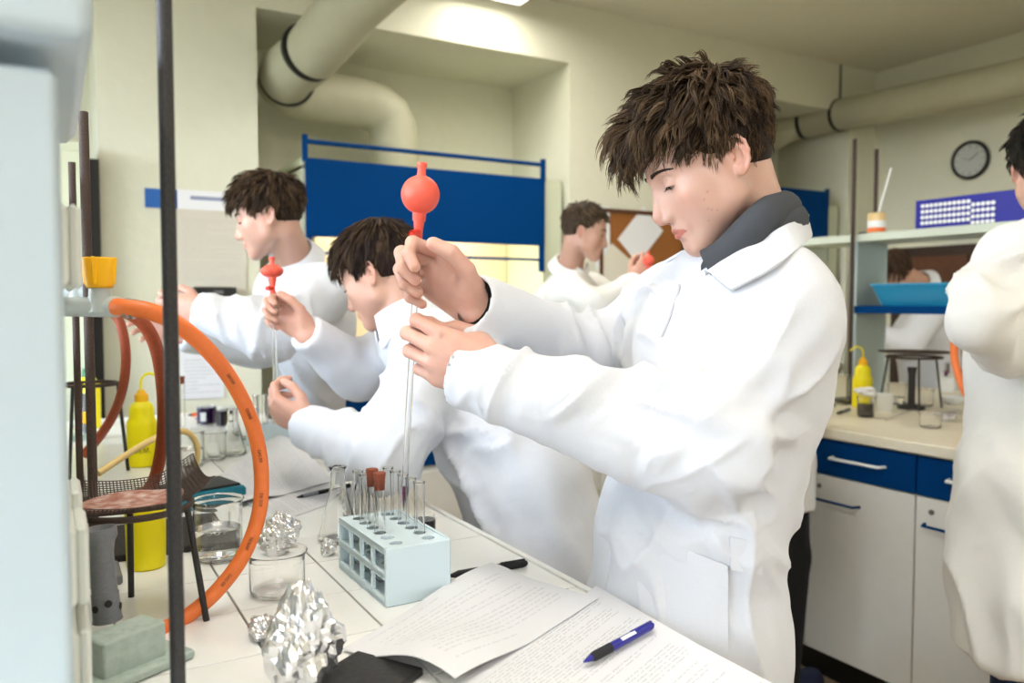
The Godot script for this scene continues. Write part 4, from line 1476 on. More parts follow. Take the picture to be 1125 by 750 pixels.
# ---------------------------------------------------------------- the room
const CEIL := 2.93
const BACK := -3.7
const RIGHT := 5.08
const LEFT := -2.7
const FRONT := 4.6
func room() -> void:
	var fl := setting("floor", shape().box(Vector3((LEFT + RIGHT) / 2, -0.108, (BACK + FRONT) / 2 - 0.35), Vector3(RIGHT - LEFT + 0.4, 0.2, FRONT - BACK + 1.2)), M.joint, "beige tiled laboratory floor")
	var tile := shape().box(Vector3.ZERO, Vector3(0.327, 0.016, 0.327), Basis.IDENTITY, 0.002).mesh(M.floor)
	var tile_b := shape().box(Vector3.ZERO, Vector3(0.327, 0.016, 0.327), Basis.IDENTITY, 0.002).mesh(M.floor_b)
	var c := 0
	for i in 6:
		for k in 14:
			var o := MeshInstance3D.new()
			o.name = "floor_tile"
			o.mesh = tile if (i * 7 + k * 3) % 5 < 3 else tile_b
			o.position = Vector3(0.56 + i * 0.33, -0.008, -3.55 + k * 0.33)
			fl.add_child(o, true)
			c += 1
	var rest := shape()
	for i in range(-10, 15):
		for k in 26:
			if i >= 0 and i < 6 and k < 14: continue
			var p := Vector3(0.56 + i * 0.33, -0.008, -3.55 + k * 0.33)
			if p.x < LEFT or p.x > RIGHT or p.z > FRONT: continue
			rest.box(p, Vector3(0.327, 0.016, 0.327))
	var ro := put("floor_tiles_beyond_aisle", rest, M.floor_b, fl)
	ro.set_meta("kind", "stuff")
	setting("ceiling", shape().box(Vector3((LEFT + RIGHT) / 2, CEIL + 0.1, (BACK + FRONT) / 2 - 0.35), Vector3(RIGHT - LEFT + 0.4, 0.2, FRONT - BACK + 1.2)), M.ceiling, "plain painted ceiling")
	# back wall: piers, a beam over them and recesses between
	var deep := 0.62
	var bw := shape()
	var zc := BACK - deep / 2
	bw.box(Vector3((LEFT + RIGHT) / 2, (CEIL + 2.62) / 2, zc), Vector3(RIGHT - LEFT, CEIL - 2.62, deep))
	for pr in [[0.19, 0.825], [2.49, 3.93], [4.80, RIGHT], [LEFT, -1.6]]:
		bw.box(Vector3((pr[0] + pr[1]) / 2, 1.31, zc), Vector3(pr[1] - pr[0], 2.62, deep))
	bw.box(Vector3((LEFT + RIGHT) / 2, CEIL / 2, BACK - deep - 0.1), Vector3(RIGHT - LEFT, CEIL, 0.2))
	setting("wall_back", bw, M.wall, "cream back wall with piers, a beam and recesses for the fume hoods")
	setting("wall_right", shape().box(Vector3(RIGHT + 0.1, CEIL / 2, (BACK + FRONT) / 2 - 0.35), Vector3(0.2, CEIL, FRONT - BACK + 1.2)), M.wall, "cream wall with the round clock")
	# left wall and wall behind the lens, each with windows
	windows("wall_left", true, LEFT - 0.1, BACK - 0.75, FRONT, [[-3.4, -1.8], [-1.4, 0.2]], 1)
	windows("wall_front", false, FRONT + 0.1, LEFT, RIGHT, [[-2.2, -1.4]], 3)

func windows(called: String, along_z: bool, at: float, lo: float, hi: float, gaps: Array, first: int) -> void:
	var place := func(u: float, y: float) -> Vector3: return Vector3(at, y, u) if along_z else Vector3(u, y, at)
	var span := func(u: float, y: float, d: float) -> Vector3: return Vector3(d, y, u) if along_z else Vector3(u, y, d)
	var s := shape()
	s.box(place.call((lo + hi) / 2, 0.45), span.call(hi - lo, 0.9, 0.2))
	s.box(place.call((lo + hi) / 2, 2.83), span.call(hi - lo, 0.2, 0.2))
	var u0 := lo
	for g in gaps:
		s.box(place.call((u0 + g[0]) / 2, 1.815), span.call(g[0] - u0, 1.83, 0.2))
		u0 = g[1]
	s.box(place.call((u0 + hi) / 2, 1.815), span.call(hi - u0, 1.83, 0.2))
	setting(called, s, M.wall)
	for i in gaps.size():
		var g: Array = gaps[i]
		var fr := shape()
		for y in [0.93, 2.70]: fr.box(place.call((g[0] + g[1]) / 2, y), span.call(g[1] - g[0], 0.06, 0.07))
		for u in [g[0] + 0.03, (g[0] + g[1]) / 2, g[1] - 0.03]: fr.box(place.call(u, 1.815), span.call(0.06, 1.75, 0.068))
		var w := setting("window_%d" % (first + i), fr, M.print)
		for h in 2:
			var pn := shape()
			pn.box(place.call(g[0] + (g[1] - g[0]) * (0.25 + 0.5 * h), 1.815), span.call((g[1] - g[0]) / 2 - 0.08, 1.70, 0.004))
			put("pane", pn, M.glass, w)

func lamp(at: Vector3, size: Vector2, label: String) -> void:
	# hanging fluorescent fitting: a white tray, its glowing diffuser and the light it gives
	var t := thing("ceiling_lamp", at, label, "lamp", "fluorescent fittings under the ceiling")
	put("tray", shape().box(Vector3(0, 0.035, 0), Vector3(size.x + 0.04, 0.06, size.y + 0.04), Basis.IDENTITY, 0.006), M.print, t)
	var g := mat(Color(1, 1, 1), 0.5)
	g.emission_enabled = true
	g.emission = Color(1.0, 0.98, 0.94)
	g.emission_energy_multiplier = 2.5
	put("diffuser", shape().box(Vector3(0, 0.0, 0), Vector3(size.x, 0.012, size.y)), g, t)
	for s in [-1, 1]:
		put("hanger", shape().tube(PackedVector3Array([Vector3(0, 0.06, s * size.y * 0.4), Vector3(0, CEIL - at.y, s * size.y * 0.4)]), 0.006, 8), M.print, t)
	var l := AreaLight3D.new()
	l.name = "lamp_light"
	l.area_size = size
	l.light_color = Color(1.0, 0.98, 0.94)
	l.light_energy = LAMP_ENERGY
	l.shadow_enabled = true
	l.area_range = 14.0
	t.add_child(l)
	l.position = Vector3(0, -0.012, 0)
	l.rotation = Vector3(-PI / 2, 0, 0)

func duct(called: String, pts: Array, r: float, straps: Array, label: String) -> Node3D:
	var o: Vector3 = pts[0]
	var t := thing(called, o, label, "duct")
	var s := shape(o)
	s.tube(PackedVector3Array(pts), r, 28)
	put("pipe", s, M.duct, t)
	for st in straps:
		var a: Vector3 = st[0]
		var d: Vector3 = (st[1] as Vector3).normalized()
		var k := shape(o)
		k.tube(PackedVector3Array([a - d * 0.012, a + d * 0.012]), r + 0.006, 28)
		put("strap", k, M.black, t)
		if st.size() > 2:
			var hg := shape(o)
			hg.tube(PackedVector3Array([a + Vector3(0, r, 0), Vector3(a.x, st[2], a.z)]), 0.008, 8)
			put("hanger", hg, M.black, t)
	return t

func fume_hood(x0: float, x1: float, zf: float, label: String, sash_low: float, sash_top: float) -> void:
	var xc := (x0 + x1) / 2
	var w := x1 - x0
	var o := Vector3(xc, 0, zf)
	var t := thing("fume_hood", o, label, "fume hood", "fume hoods along the back wall")
	var side := shape(o)
	for x in [x0 + 0.03, x1 - 0.03]: side.box(Vector3(x, 1.43, zf - 0.28), Vector3(0.06, 1.06, 0.54), Basis.IDENTITY, 0.004)
	side.box(Vector3(x1 - 0.06, 1.43, zf - 0.012), Vector3(0.12, 1.06, 0.02), Basis.IDENTITY, 0.003)
	side.box(Vector3(xc, 1.965, zf - 0.28), Vector3(w, 0.05, 0.54))
	side.box(Vector3(xc, 1.43, zf - 0.535), Vector3(w, 1.06, 0.03))
	put("housing", side, M.hood, t)
	put("lining", shape(o).box(Vector3(xc, 1.43, zf - 0.51), Vector3(w - 0.13, 1.04, 0.02)), M.counter, t)
	var hl := mat(Color.WHITE, 0.5)
	hl.emission_enabled = true
	hl.emission = Color(1.0, 0.93, 0.78)
	hl.emission_energy_multiplier = 3.0
	put("hood_lamp", shape(o).box(Vector3(xc, 1.925, zf - 0.30), Vector3(w * 0.6, 0.02, 0.12), Basis.IDENTITY, 0.004), hl, t)
	var al := AreaLight3D.new()
	al.name = "hood_light"
	al.area_size = Vector2(w * 0.6, 0.12)
	al.light_color = Color(1.0, 0.93, 0.78)
	al.light_energy = 1.2
	al.shadow_enabled = true
	al.area_range = 8.0
	t.add_child(al)
	al.position = Vector3(0, 1.91, -0.30)
	al.rotation = Vector3(-PI / 2, 0, 0)
	var rr := shape(o)
	for x in [x0 + 0.01, x1 - 0.13]: rr.box(Vector3(x, 2.03, zf + 0.012), Vector3(0.022, 0.12, 0.022))
	rr.tube(PackedVector3Array([Vector3(x0, 2.06, zf + 0.012), Vector3(x1 - 0.12, 2.06, zf + 0.012)]), 0.011, 10)
	put("rail", rr, M.blue, t)
	var sash := shape(o)
	sash.box(Vector3(xc - 0.055, (sash_low + sash_top) / 2, zf + 0.012), Vector3(w - 0.13, sash_top - sash_low, 0.02), Basis.IDENTITY, 0.003)
	var sp := put("sash_panel", sash, M.blue, t)
	var fr := shape(o)
	for x in [x0 + 0.02, x1 - 0.135]: fr.box(Vector3(x, sash_low - 0.07, zf + 0.008), Vector3(0.03, 0.14, 0.016))
	fr.box(Vector3(xc - 0.055, sash_low - 0.075, zf + 0.008), Vector3(w - 0.16, 0.014, 0.012))
	put("sash_frame", fr, M.blue, sp)
	var top := shape(o)
	top.box(Vector3(xc, 0.885, zf - 0.25), Vector3(w, 0.035, 0.62), Basis.IDENTITY, 0.004)
	put("worktop", top, M.counter, t)
	var ho := shape(o)
	ho.tube(spline([Vector3(x1 - 0.35, 1.37, zf - 0.5), Vector3(x1 - 0.32, 1.40, zf - 0.44), Vector3(x1 - 0.27, 1.42, zf - 0.42), Vector3(x1 - 0.24, 1.40, zf - 0.46)], 6), 0.008, 8)
	put("hose_hook", ho, M.rust, t)
	var base := shape(o)
	base.box(Vector3(xc, 0.45, zf - 0.27), Vector3(w - 0.02, 0.83, 0.5))
	put("base_unit", base, M.door, t)
	var n := int(round(w / 0.45))
	for i in n:
		var cx := x0 + w * (i + 0.5) / n
		put("drawer", shape(o).box(Vector3(cx, 0.67, zf - 0.01), Vector3(w / n - 0.01, 0.36, 0.02), Basis.IDENTITY, 0.002), M.blue, t)
		put("door", shape(o).box(Vector3(cx, 0.26, zf - 0.01), Vector3(w / n - 0.01, 0.40, 0.02), Basis.IDENTITY, 0.002), M.door, t)

func furniture() -> void:
	# the tiled bench
	var x0 := -0.841
	var z0 := -0.366
	var cols := 10
	var rows := 19
	var q := 0.151
	var zc := z0 - rows * q / 2
	var xc := x0 + cols * q / 2
	var t := thing("tiled_worktop", Vector3(xc, 0, zc), "long white-tiled worktop of the laboratory bench", "worktop")
	var o := t.position
	put("slab", shape(o).box(Vector3(xc, 0.8795, zc), Vector3(cols * q + 0.012, 0.027, rows * q + 0.012)), M.grout, t)
	var edge := shape(o)
	edge.box(Vector3(x0 + cols * q + 0.011, 0.883, zc), Vector3(0.012, 0.034, rows * q + 0.03), Basis.IDENTITY, 0.003)
	edge.box(Vector3(x0 - 0.011, 0.883, zc), Vector3(0.012, 0.034, rows * q + 0.03), Basis.IDENTITY, 0.003)
	edge.box(Vector3(xc, 0.883, z0 + 0.011), Vector3(cols * q + 0.01, 0.034, 0.012), Basis.IDENTITY, 0.003)
	edge.box(Vector3(xc, 0.883, z0 - rows * q - 0.011), Vector3(cols * q + 0.01, 0.034, 0.012), Basis.IDENTITY, 0.003)
	put("edging", edge, M.tile_b, t)
	var ma := shape().box(Vector3.ZERO, Vector3(q - 0.0026, 0.008, q - 0.0026), Basis.IDENTITY, 0.0012).mesh(M.tile)
	var mb := shape().box(Vector3.ZERO, Vector3(q - 0.0026, 0.008, q - 0.0026), Basis.IDENTITY, 0.0012).mesh(M.tile_b)
	for i in cols:
		for k in rows:
			var p := MeshInstance3D.new()
			p.name = "tile"
			p.mesh = ma if (i * 5 + k * 7) % 3 > 0 else mb
			p.position = Vector3(x0 + (i + 0.5) * q, 0.896, z0 - (k + 0.5) * q) - o
			t.add_child(p, true)
	for s in [1, -1]:
		for k in 6:
			var a := -0.40 - k * 0.47
			var name_it: String = ["nearest the lens", "second along", "third along", "fourth along", "fifth along", "farthest from the lens"][k]
			cabinet(x0 + cols * q - 0.05 if s == 1 else x0 + 0.05, s, a, a - 0.47, 0.60, "base cabinet under the tiled bench, %s side, %s" % ["aisle" if s == 1 else "far", name_it])
	# the island on the right
	var it := thing("island_worktop", Vector3(3.0, 0.86, -1.35), "cream worktop of the right-hand laboratory island", "worktop")
	put("top", shape(it.position).box(Vector3(3.0, 0.882, -1.35), Vector3(1.50, 0.036, 3.7), Basis.IDENTITY, 0.005), M.counter, it)
	for s in [-1, 1]:
		for k in 9:
			var a := 0.527 - k * 0.403
			if s == 1 and k % 1 == 0 and k < 2: continue
			cabinet(2.27 if s == -1 else 3.73, s, a, a - 0.403, 0.70, "island base cabinet on the %s side, %s from the window end" % ["aisle" if s == -1 else "far", ["first", "second", "third", "fourth", "fifth", "sixth", "seventh", "eighth", "ninth"][k]])
	# shelf rack standing on the island
	var sh := thing("shelf_rack", Vector3(3.07, 0.9, -1.4), "pale green shelf rack with a blue lower shelf standing on the island", "shelf")
	var so := sh.position
	put("top_board", shape(so).box(Vector3(3.07, 1.59, -1.35), Vector3(0.24, 0.034, 3.2), Basis.IDENTITY, 0.003), M.shelf, sh)
	for zz in [-2.247, -2.56, -1.15, -0.1]:
		put("upright", shape(so).box(Vector3(3.07, 1.2365, zz), Vector3(0.20, 0.673, 0.024), Basis.IDENTITY, 0.002), M.upright if zz > -2.5 else M.shelf, sh)
	put("lower_shelf", shape(so).box(Vector3(3.07, 1.29, -1.70), Vector3(0.24, 0.032, 1.07), Basis.IDENTITY, 0.003), M.blue, sh)
	put("lower_shelf", shape(so).box(Vector3(3.07, 1.29, -0.63), Vector3(0.24, 0.032, 1.02), Basis.IDENTITY, 0.003), M.blue, sh)

func wall_things() -> void:
	fume_hood(1.03, 2.46, BACK - 0.03, "fume hood with wide blue sash panel and top rail behind the boys", 1.625, 1.985)
	fume_hood(3.97, 4.74, BACK - 0.03, "narrow fume hood with dark blue panel at the right of the pier", 1.60, 2.05)
	var t := thing("tall_cabinet", Vector3(-0.55, 0, -3.78), "pale green tall cabinet at the far left beside the pier", "cabinet")
	put("body", shape(t.position).box(Vector3(-0.55, 0.98, -3.77), Vector3(1.38, 1.92, 0.44), Basis.IDENTITY, 0.006), M.hood, t)
	put("door", shape(t.position).box(Vector3(-0.20, 1.0, -3.545), Vector3(0.66, 1.80, 0.02), Basis.IDENTITY, 0.004), M.hood, t)
	put("door", shape(t.position).box(Vector3(-0.88, 1.0, -3.545), Vector3(0.66, 1.80, 0.02), Basis.IDENTITY, 0.004), M.hood, t)
	put("side_strip", shape(t.position).box(Vector3(0.172, 0.96, -3.66), Vector3(0.035, 1.86, 0.05)), M.black, t)
	# ducts
	duct("ventilation_duct", [Vector3(1.2525, 2.6812, -2.8207), Vector3(1.1257, 2.5566, -3.2331), Vector3(1.04, 2.42, -3.60), Vector3(0.985, 2.38, -3.80), Vector3(1.00, 2.36, -3.92), Vector3(1.06, 2.35, -3.99), Vector3(1.14, 2.345, -4.02), Vector3(1.42, 2.34, -4.02), Vector3(1.50, 2.325, -4.02), Vector3(1.56, 2.29, -4.02), Vector3(1.59, 2.23, -4.02), Vector3(1.60, 2.16, -4.02), Vector3(1.60, 1.99, -4.02)], 0.125, [[Vector3(1.03, 2.425, -3.585), Vector3(-0.15, -0.16, -1)], [Vector3(1.0, 2.37, -3.86), Vector3(0.1, -0.1, -1)]], "grey ventilation duct bending down into the fume hood")
	duct("ventilation_duct", [Vector3(4.66, 2.545, -1.6), Vector3(4.68, 2.56, -2.6), Vector3(4.70, 2.595, -3.79), Vector3(4.68, 2.59, -4.0), Vector3(4.6, 2.55, -4.08), Vector3(4.5, 2.50, -4.1), Vector3(4.2, 2.42, -4.1)], 0.105, [[Vector3(4.70, 2.592, -3.70), Vector3(0, 0, 1), CEIL], [Vector3(4.68, 2.59, -3.98), Vector3(-0.2, 0, -1)], [Vector3(4.67, 2.55, -2.1), Vector3(0, 0, 1), CEIL]], "grey ventilation duct running along the clock wall")
	cupboard()
	# clock
	var c := thing("wall_clock", Vector3(RIGHT, 2.215, -3.005), "round black-rimmed clock on the right wall", "clock")
	var turn := Basis(Vector3(0, 0, 1), PI / 2)
	put("rim", shape().lathe([Vector2(0.0001, 0.0), Vector2(0.115, 0.0), Vector2(0.122, 0.012), Vector2(0.119, 0.034), Vector2(0.108, 0.036), Vector2(0.100, 0.022), Vector2(0.0001, 0.022)], 36, Transform3D(turn, Vector3.ZERO)), M.black, c)
	put("dial", shape().disc(Vector3(-0.024, 0, 0), 0.101, Vector3(-1, 0, 0), 32), mat(Color(0.72, 0.73, 0.72), 0.5), c)
	for i in 12:
		var an := TAU * i / 12
		var d := Vector3(0, cos(an), sin(an))
		put("hour_mark", shape().bar(Vector3(-0.0255, 0, 0) + d * 0.078, Vector3(-0.0255, 0, 0) + d * 0.092, 0.004, 0.002), M.black, c)
	put("hour_hand", shape().bar(Vector3(-0.027, 0, 0), Vector3(-0.027, 0.018, -0.048), 0.007, 0.002), M.black, c)
	put("minute_hand", shape().bar(Vector3(-0.029, 0, 0), Vector3(-0.029, 0.038, 0.055), 0.005, 0.002), M.black, c)
	# notice board on the pier
	var nb := thing("notice_board", Vector3(2.9569, 1.4884, -3.6900), "cork notice board with pinned papers on the middle pier", "board")
	var no := nb.position
	put("cork", shape(no).box(Vector3(2.99, 1.52, -3.69), Vector3(0.58, 0.62, 0.016)), M.board, nb)
	var rim := shape(no)
	for y in [1.205, 1.835]: rim.box(Vector3(2.99, y, -3.685), Vector3(0.62, 0.022, 0.028))
	for x in [2.69, 3.29]: rim.box(Vector3(x, 1.52, -3.685), Vector3(0.022, 0.65, 0.028))
	put("board_frame", rim, M.wood, nb)
	var sheets := [[Vector3(2.9717, 1.7081, -3.6780), 0.20, 0.27, -0.75], [Vector3(2.7697, 1.4846, -3.6760), 0.20, 0.27, -0.6], [Vector3(2.7008, 1.6767, -3.6790), 0.10, 0.36, 0.02], [Vector3(2.8813, 1.3931, -3.6770), 0.2, 0.24, -0.9]]
	for i in 4:
		var sn: Array = sheets[i]
		var pg := put("pinned_paper", shape().box(Vector3.ZERO, Vector3(sn[1], sn[2], 0.002), Basis(Vector3.BACK, sn[3])), M.cream_paper if i == 1 else M.paper)
		pg.position = sn[0]
		tag(pg, ["white paper pinned askew at the upper right of the notice board", "white paper pinned slanting below the middle of the notice board", "narrow white sheet at the left of the notice board", "white paper pinned askew at the bottom of the notice board"][i], "paper", "papers on the notice board")
	# notices on the left pier
	var z := BACK + 0.004
	var s1 := thing("wall_sign", Vector3(0.4221, 1.7561, -3.6950), "blue label with a white mark on the left pier", "sign")
	put("plate", shape().box(Vector3.ZERO, Vector3(0.125, 0.08, 0.006)), M.sign_blue, s1)
	put("mark", shape().box(Vector3(0.03, -0.006, 0.004), Vector3(0.014, 0.03, 0.002)).box(Vector3(0.03, -0.006, 0.004), Vector3(0.03, 0.008, 0.002)), M.print, s1)
	var s2 := thing("wall_notice", Vector3(0.5923, 1.7552, -3.6950), "narrow white printed strip beside the blue label", "notice")
	put("card", shape().box(Vector3.ZERO, Vector3(0.26, 0.088, 0.004)), M.paper, s2)
	put("printed_band", shape().box(Vector3(0.03, 0.012, 0.003), Vector3(0.17, 0.016, 0.001)), mat(Color(0.55, 0.58, 0.68), 0.8), s2)
	var m := text_page(31, 30, 0.22)
	m.albedo_color = Color(0.93, 0.90, 0.82)
	var s3 := thing("wall_poster", Vector3(0.6184, 1.5372, -3.6950), "large faded cream chart on the left pier behind the boy", "poster")
	var ps := shape()
	ps.quad(Vector3(-0.145, -0.18, 0.003), Vector3(0.145, -0.18, 0.003), Vector3(0.145, 0.18, 0.003), Vector3(-0.145, 0.18, 0.003), Vector3(0, 0, 1))
	ps.box(Vector3.ZERO, Vector3(0.29, 0.36, 0.004))
	put("sheet", ps, m, s3)
	var s4 := thing("letter_tray", Vector3(0.6245, 1.3633, -3.6600), "black wall tray under the chart on the left pier", "tray")
	put("bin", shape().box(Vector3.ZERO, Vector3(0.17, 0.045, 0.07), Basis.IDENTITY, 0.004), M.black, s4)
	put("name_plate", shape().box(Vector3(0.01, 0.0, 0.036), Vector3(0.04, 0.014, 0.002)), mat(Color(0.4, 0.4, 0.4), 0.5), s4)
	var s5 := thing("wall_notice", Vector3(0.5718, 1.0121, -3.6950), "small printed sheet low on the left pier", "notice")
	var p5 := shape()
	p5.quad(Vector3(-0.09, -0.11, 0.003), Vector3(0.09, -0.11, 0.003), Vector3(0.09, 0.11, 0.003), Vector3(-0.09, 0.11, 0.003), Vector3(0, 0, 1))
	p5.box(Vector3.ZERO, Vector3(0.18, 0.22, 0.004))
	put("sheet", p5, text_page(37, 12, 0.5), s5)

func cupboard() -> void:
	# brown cupboard against the right wall
	var o := Vector3(4.85, 0, -2.75)
	var t := thing("wooden_cupboard", o, "brown wooden cupboard behind the island at the right", "cupboard")
	put("carcass", shape(o).box(Vector3(4.86, 0.83, -2.75), Vector3(0.42, 1.66, 1.0), Basis.IDENTITY, 0.004), M.wood_dark, t)
	for k in 2:
		put("door", shape(o).box(Vector3(4.64, 0.85, -2.96 + k * 0.43), Vector3(0.02, 1.50, 0.42), Basis.IDENTITY, 0.003), M.wood, t)
		put("handle", shape(o).tube(PackedVector3Array([Vector3(4.628, 0.95, -2.78 + k * 0.07), Vector3(4.61, 0.95, -2.78 + k * 0.07), Vector3(4.61, 1.05, -2.78 + k * 0.07), Vector3(4.628, 1.05, -2.78 + k * 0.07)]), 0.005, 8), M.steel, t)

# ---------------------------------------------------------------- things on the bench
func spine() -> void:
	# service column and shelf in the middle of the bench, close to the lens at the left
	var t := thing("service_column", Vector3(-0.08, 0.9, -1.3), "white service column with shelf and sockets close at the left", "service column")
	var o := t.position
	put("end_panel", shape(o).box(Vector3(-0.108, 1.19, -0.72), Vector3(0.235, 0.58, 0.16), Basis.IDENTITY, 0.006), M.panel, t)
	put("shelf_cap", shape(o).box(Vector3(-0.1, 1.518, -0.83), Vector3(0.262, 0.044, 0.42), Basis.IDENTITY, 0.010), M.panel, t)
	put("shelf_board", shape(o).box(Vector3(-0.09, 1.497, -1.85), Vector3(0.21, 0.018, 1.66)), M.panel, t)
	put("rear_post", shape(o).box(Vector3(-0.09, 1.19, -2.62), Vector3(0.16, 0.58, 0.1), Basis.IDENTITY, 0.006), M.panel, t)
	put("back_panel", shape(o).box(Vector3(-0.125, 1.08, -1.70), Vector3(0.05, 0.36, 1.78)), M.hood, t)
	var seam := shape(o)
	for y in [0.98, 1.13, 1.30]: seam.tube(PackedVector3Array([Vector3(-0.001, y, -0.66), Vector3(0.0045, y, -0.66)]), 0.004, 8)
	put("screw", seam, M.grey_metal, t)
	var k := 0
	for z in [-0.86, -1.02]:
		for y in [0.985, 1.08, 1.37]:
			var b := shape(o)
			b.box(Vector3(-0.03, y, z), Vector3(0.10, 0.085, 0.10), Basis.IDENTITY, 0.012)
			b.box(Vector3(0.021, y, z), Vector3(0.012, 0.075, 0.085), Basis.IDENTITY, 0.005)
			put("socket", b, M.socket, t)
			k += 1
	put("socket_rail", shape(o).box(Vector3(-0.085, 1.05, -0.94), Vector3(0.12, 0.27, 0.28)), M.socket, t)
	put("socket_rail", shape(o).box(Vector3(-0.085, 1.39, -0.94), Vector3(0.12, 0.14, 0.28)), M.socket, t)

func gas_tap(at: Vector3, label: String, size := 1.0) -> Node3D:
	var t := thing("gas_tap", at, label, "tap", "gas taps with yellow caps")
	t.scale = Vector3.ONE * size
	var d := Vector3(0.93, 0, 0.36).normalized()
	var b := shape()
	b.tube(PackedVector3Array([-d * 0.075, -d * 0.018, d * 0.018, d * 0.03]), PackedFloat32Array([0.0105, 0.0115, 0.0125, 0.0085]), 16)
	b.tube(PackedVector3Array([Vector3(0, -0.006, 0), Vector3(0, 0.026, 0)]), PackedFloat32Array([0.0135, 0.0115]), 16)
	put("valve_body", b, M.tap_body, t)
	var k := shape()
	var prof := [Vector2(0.0001, 0.022), Vector2(0.014, 0.022), Vector2(0.0152, 0.026), Vector2(0.0185, 0.056), Vector2(0.017, 0.0575), Vector2(0.0001, 0.054)]
	k.lathe(prof, 24)
	for i in 4:
		var an := TAU * i / 4 + 0.4
		k.bar(Vector3(cos(an) * 0.0148, 0.026, sin(an) * 0.0148), Vector3(cos(an) * 0.0178, 0.058, sin(an) * 0.0178), 0.007, 0.005, 0.001)
	put("yellow_cap", k, M.tap, t)
	return t

func hose(called: String, pts: Array, r: float, m: Material, label: String) -> Node3D:
	var line := spline(pts, 8)
	var o: Vector3 = line[line.size() - 1]
	var t := thing(called, o, label, "hose")
	put("tube", shape(o).tube(line, r, 14), m, t)
	return t

func lettering(parent: Node3D, words: String, size: float, xf: Transform3D, m: Material, called := "lettering") -> void:
	var f := SystemFont.new()
	f.font_names = PackedStringArray(["Droid Sans"])
	var tm := TextMesh.new()
	tm.text = words
	tm.font = f
	tm.font_size = 32
	tm.pixel_size = size / 32.0
	tm.depth = 0.0004
	tm.material = m
	var o := MeshInstance3D.new()
	o.name = called
	o.mesh = tm
	parent.add_child(o, true)
	o.transform = xf

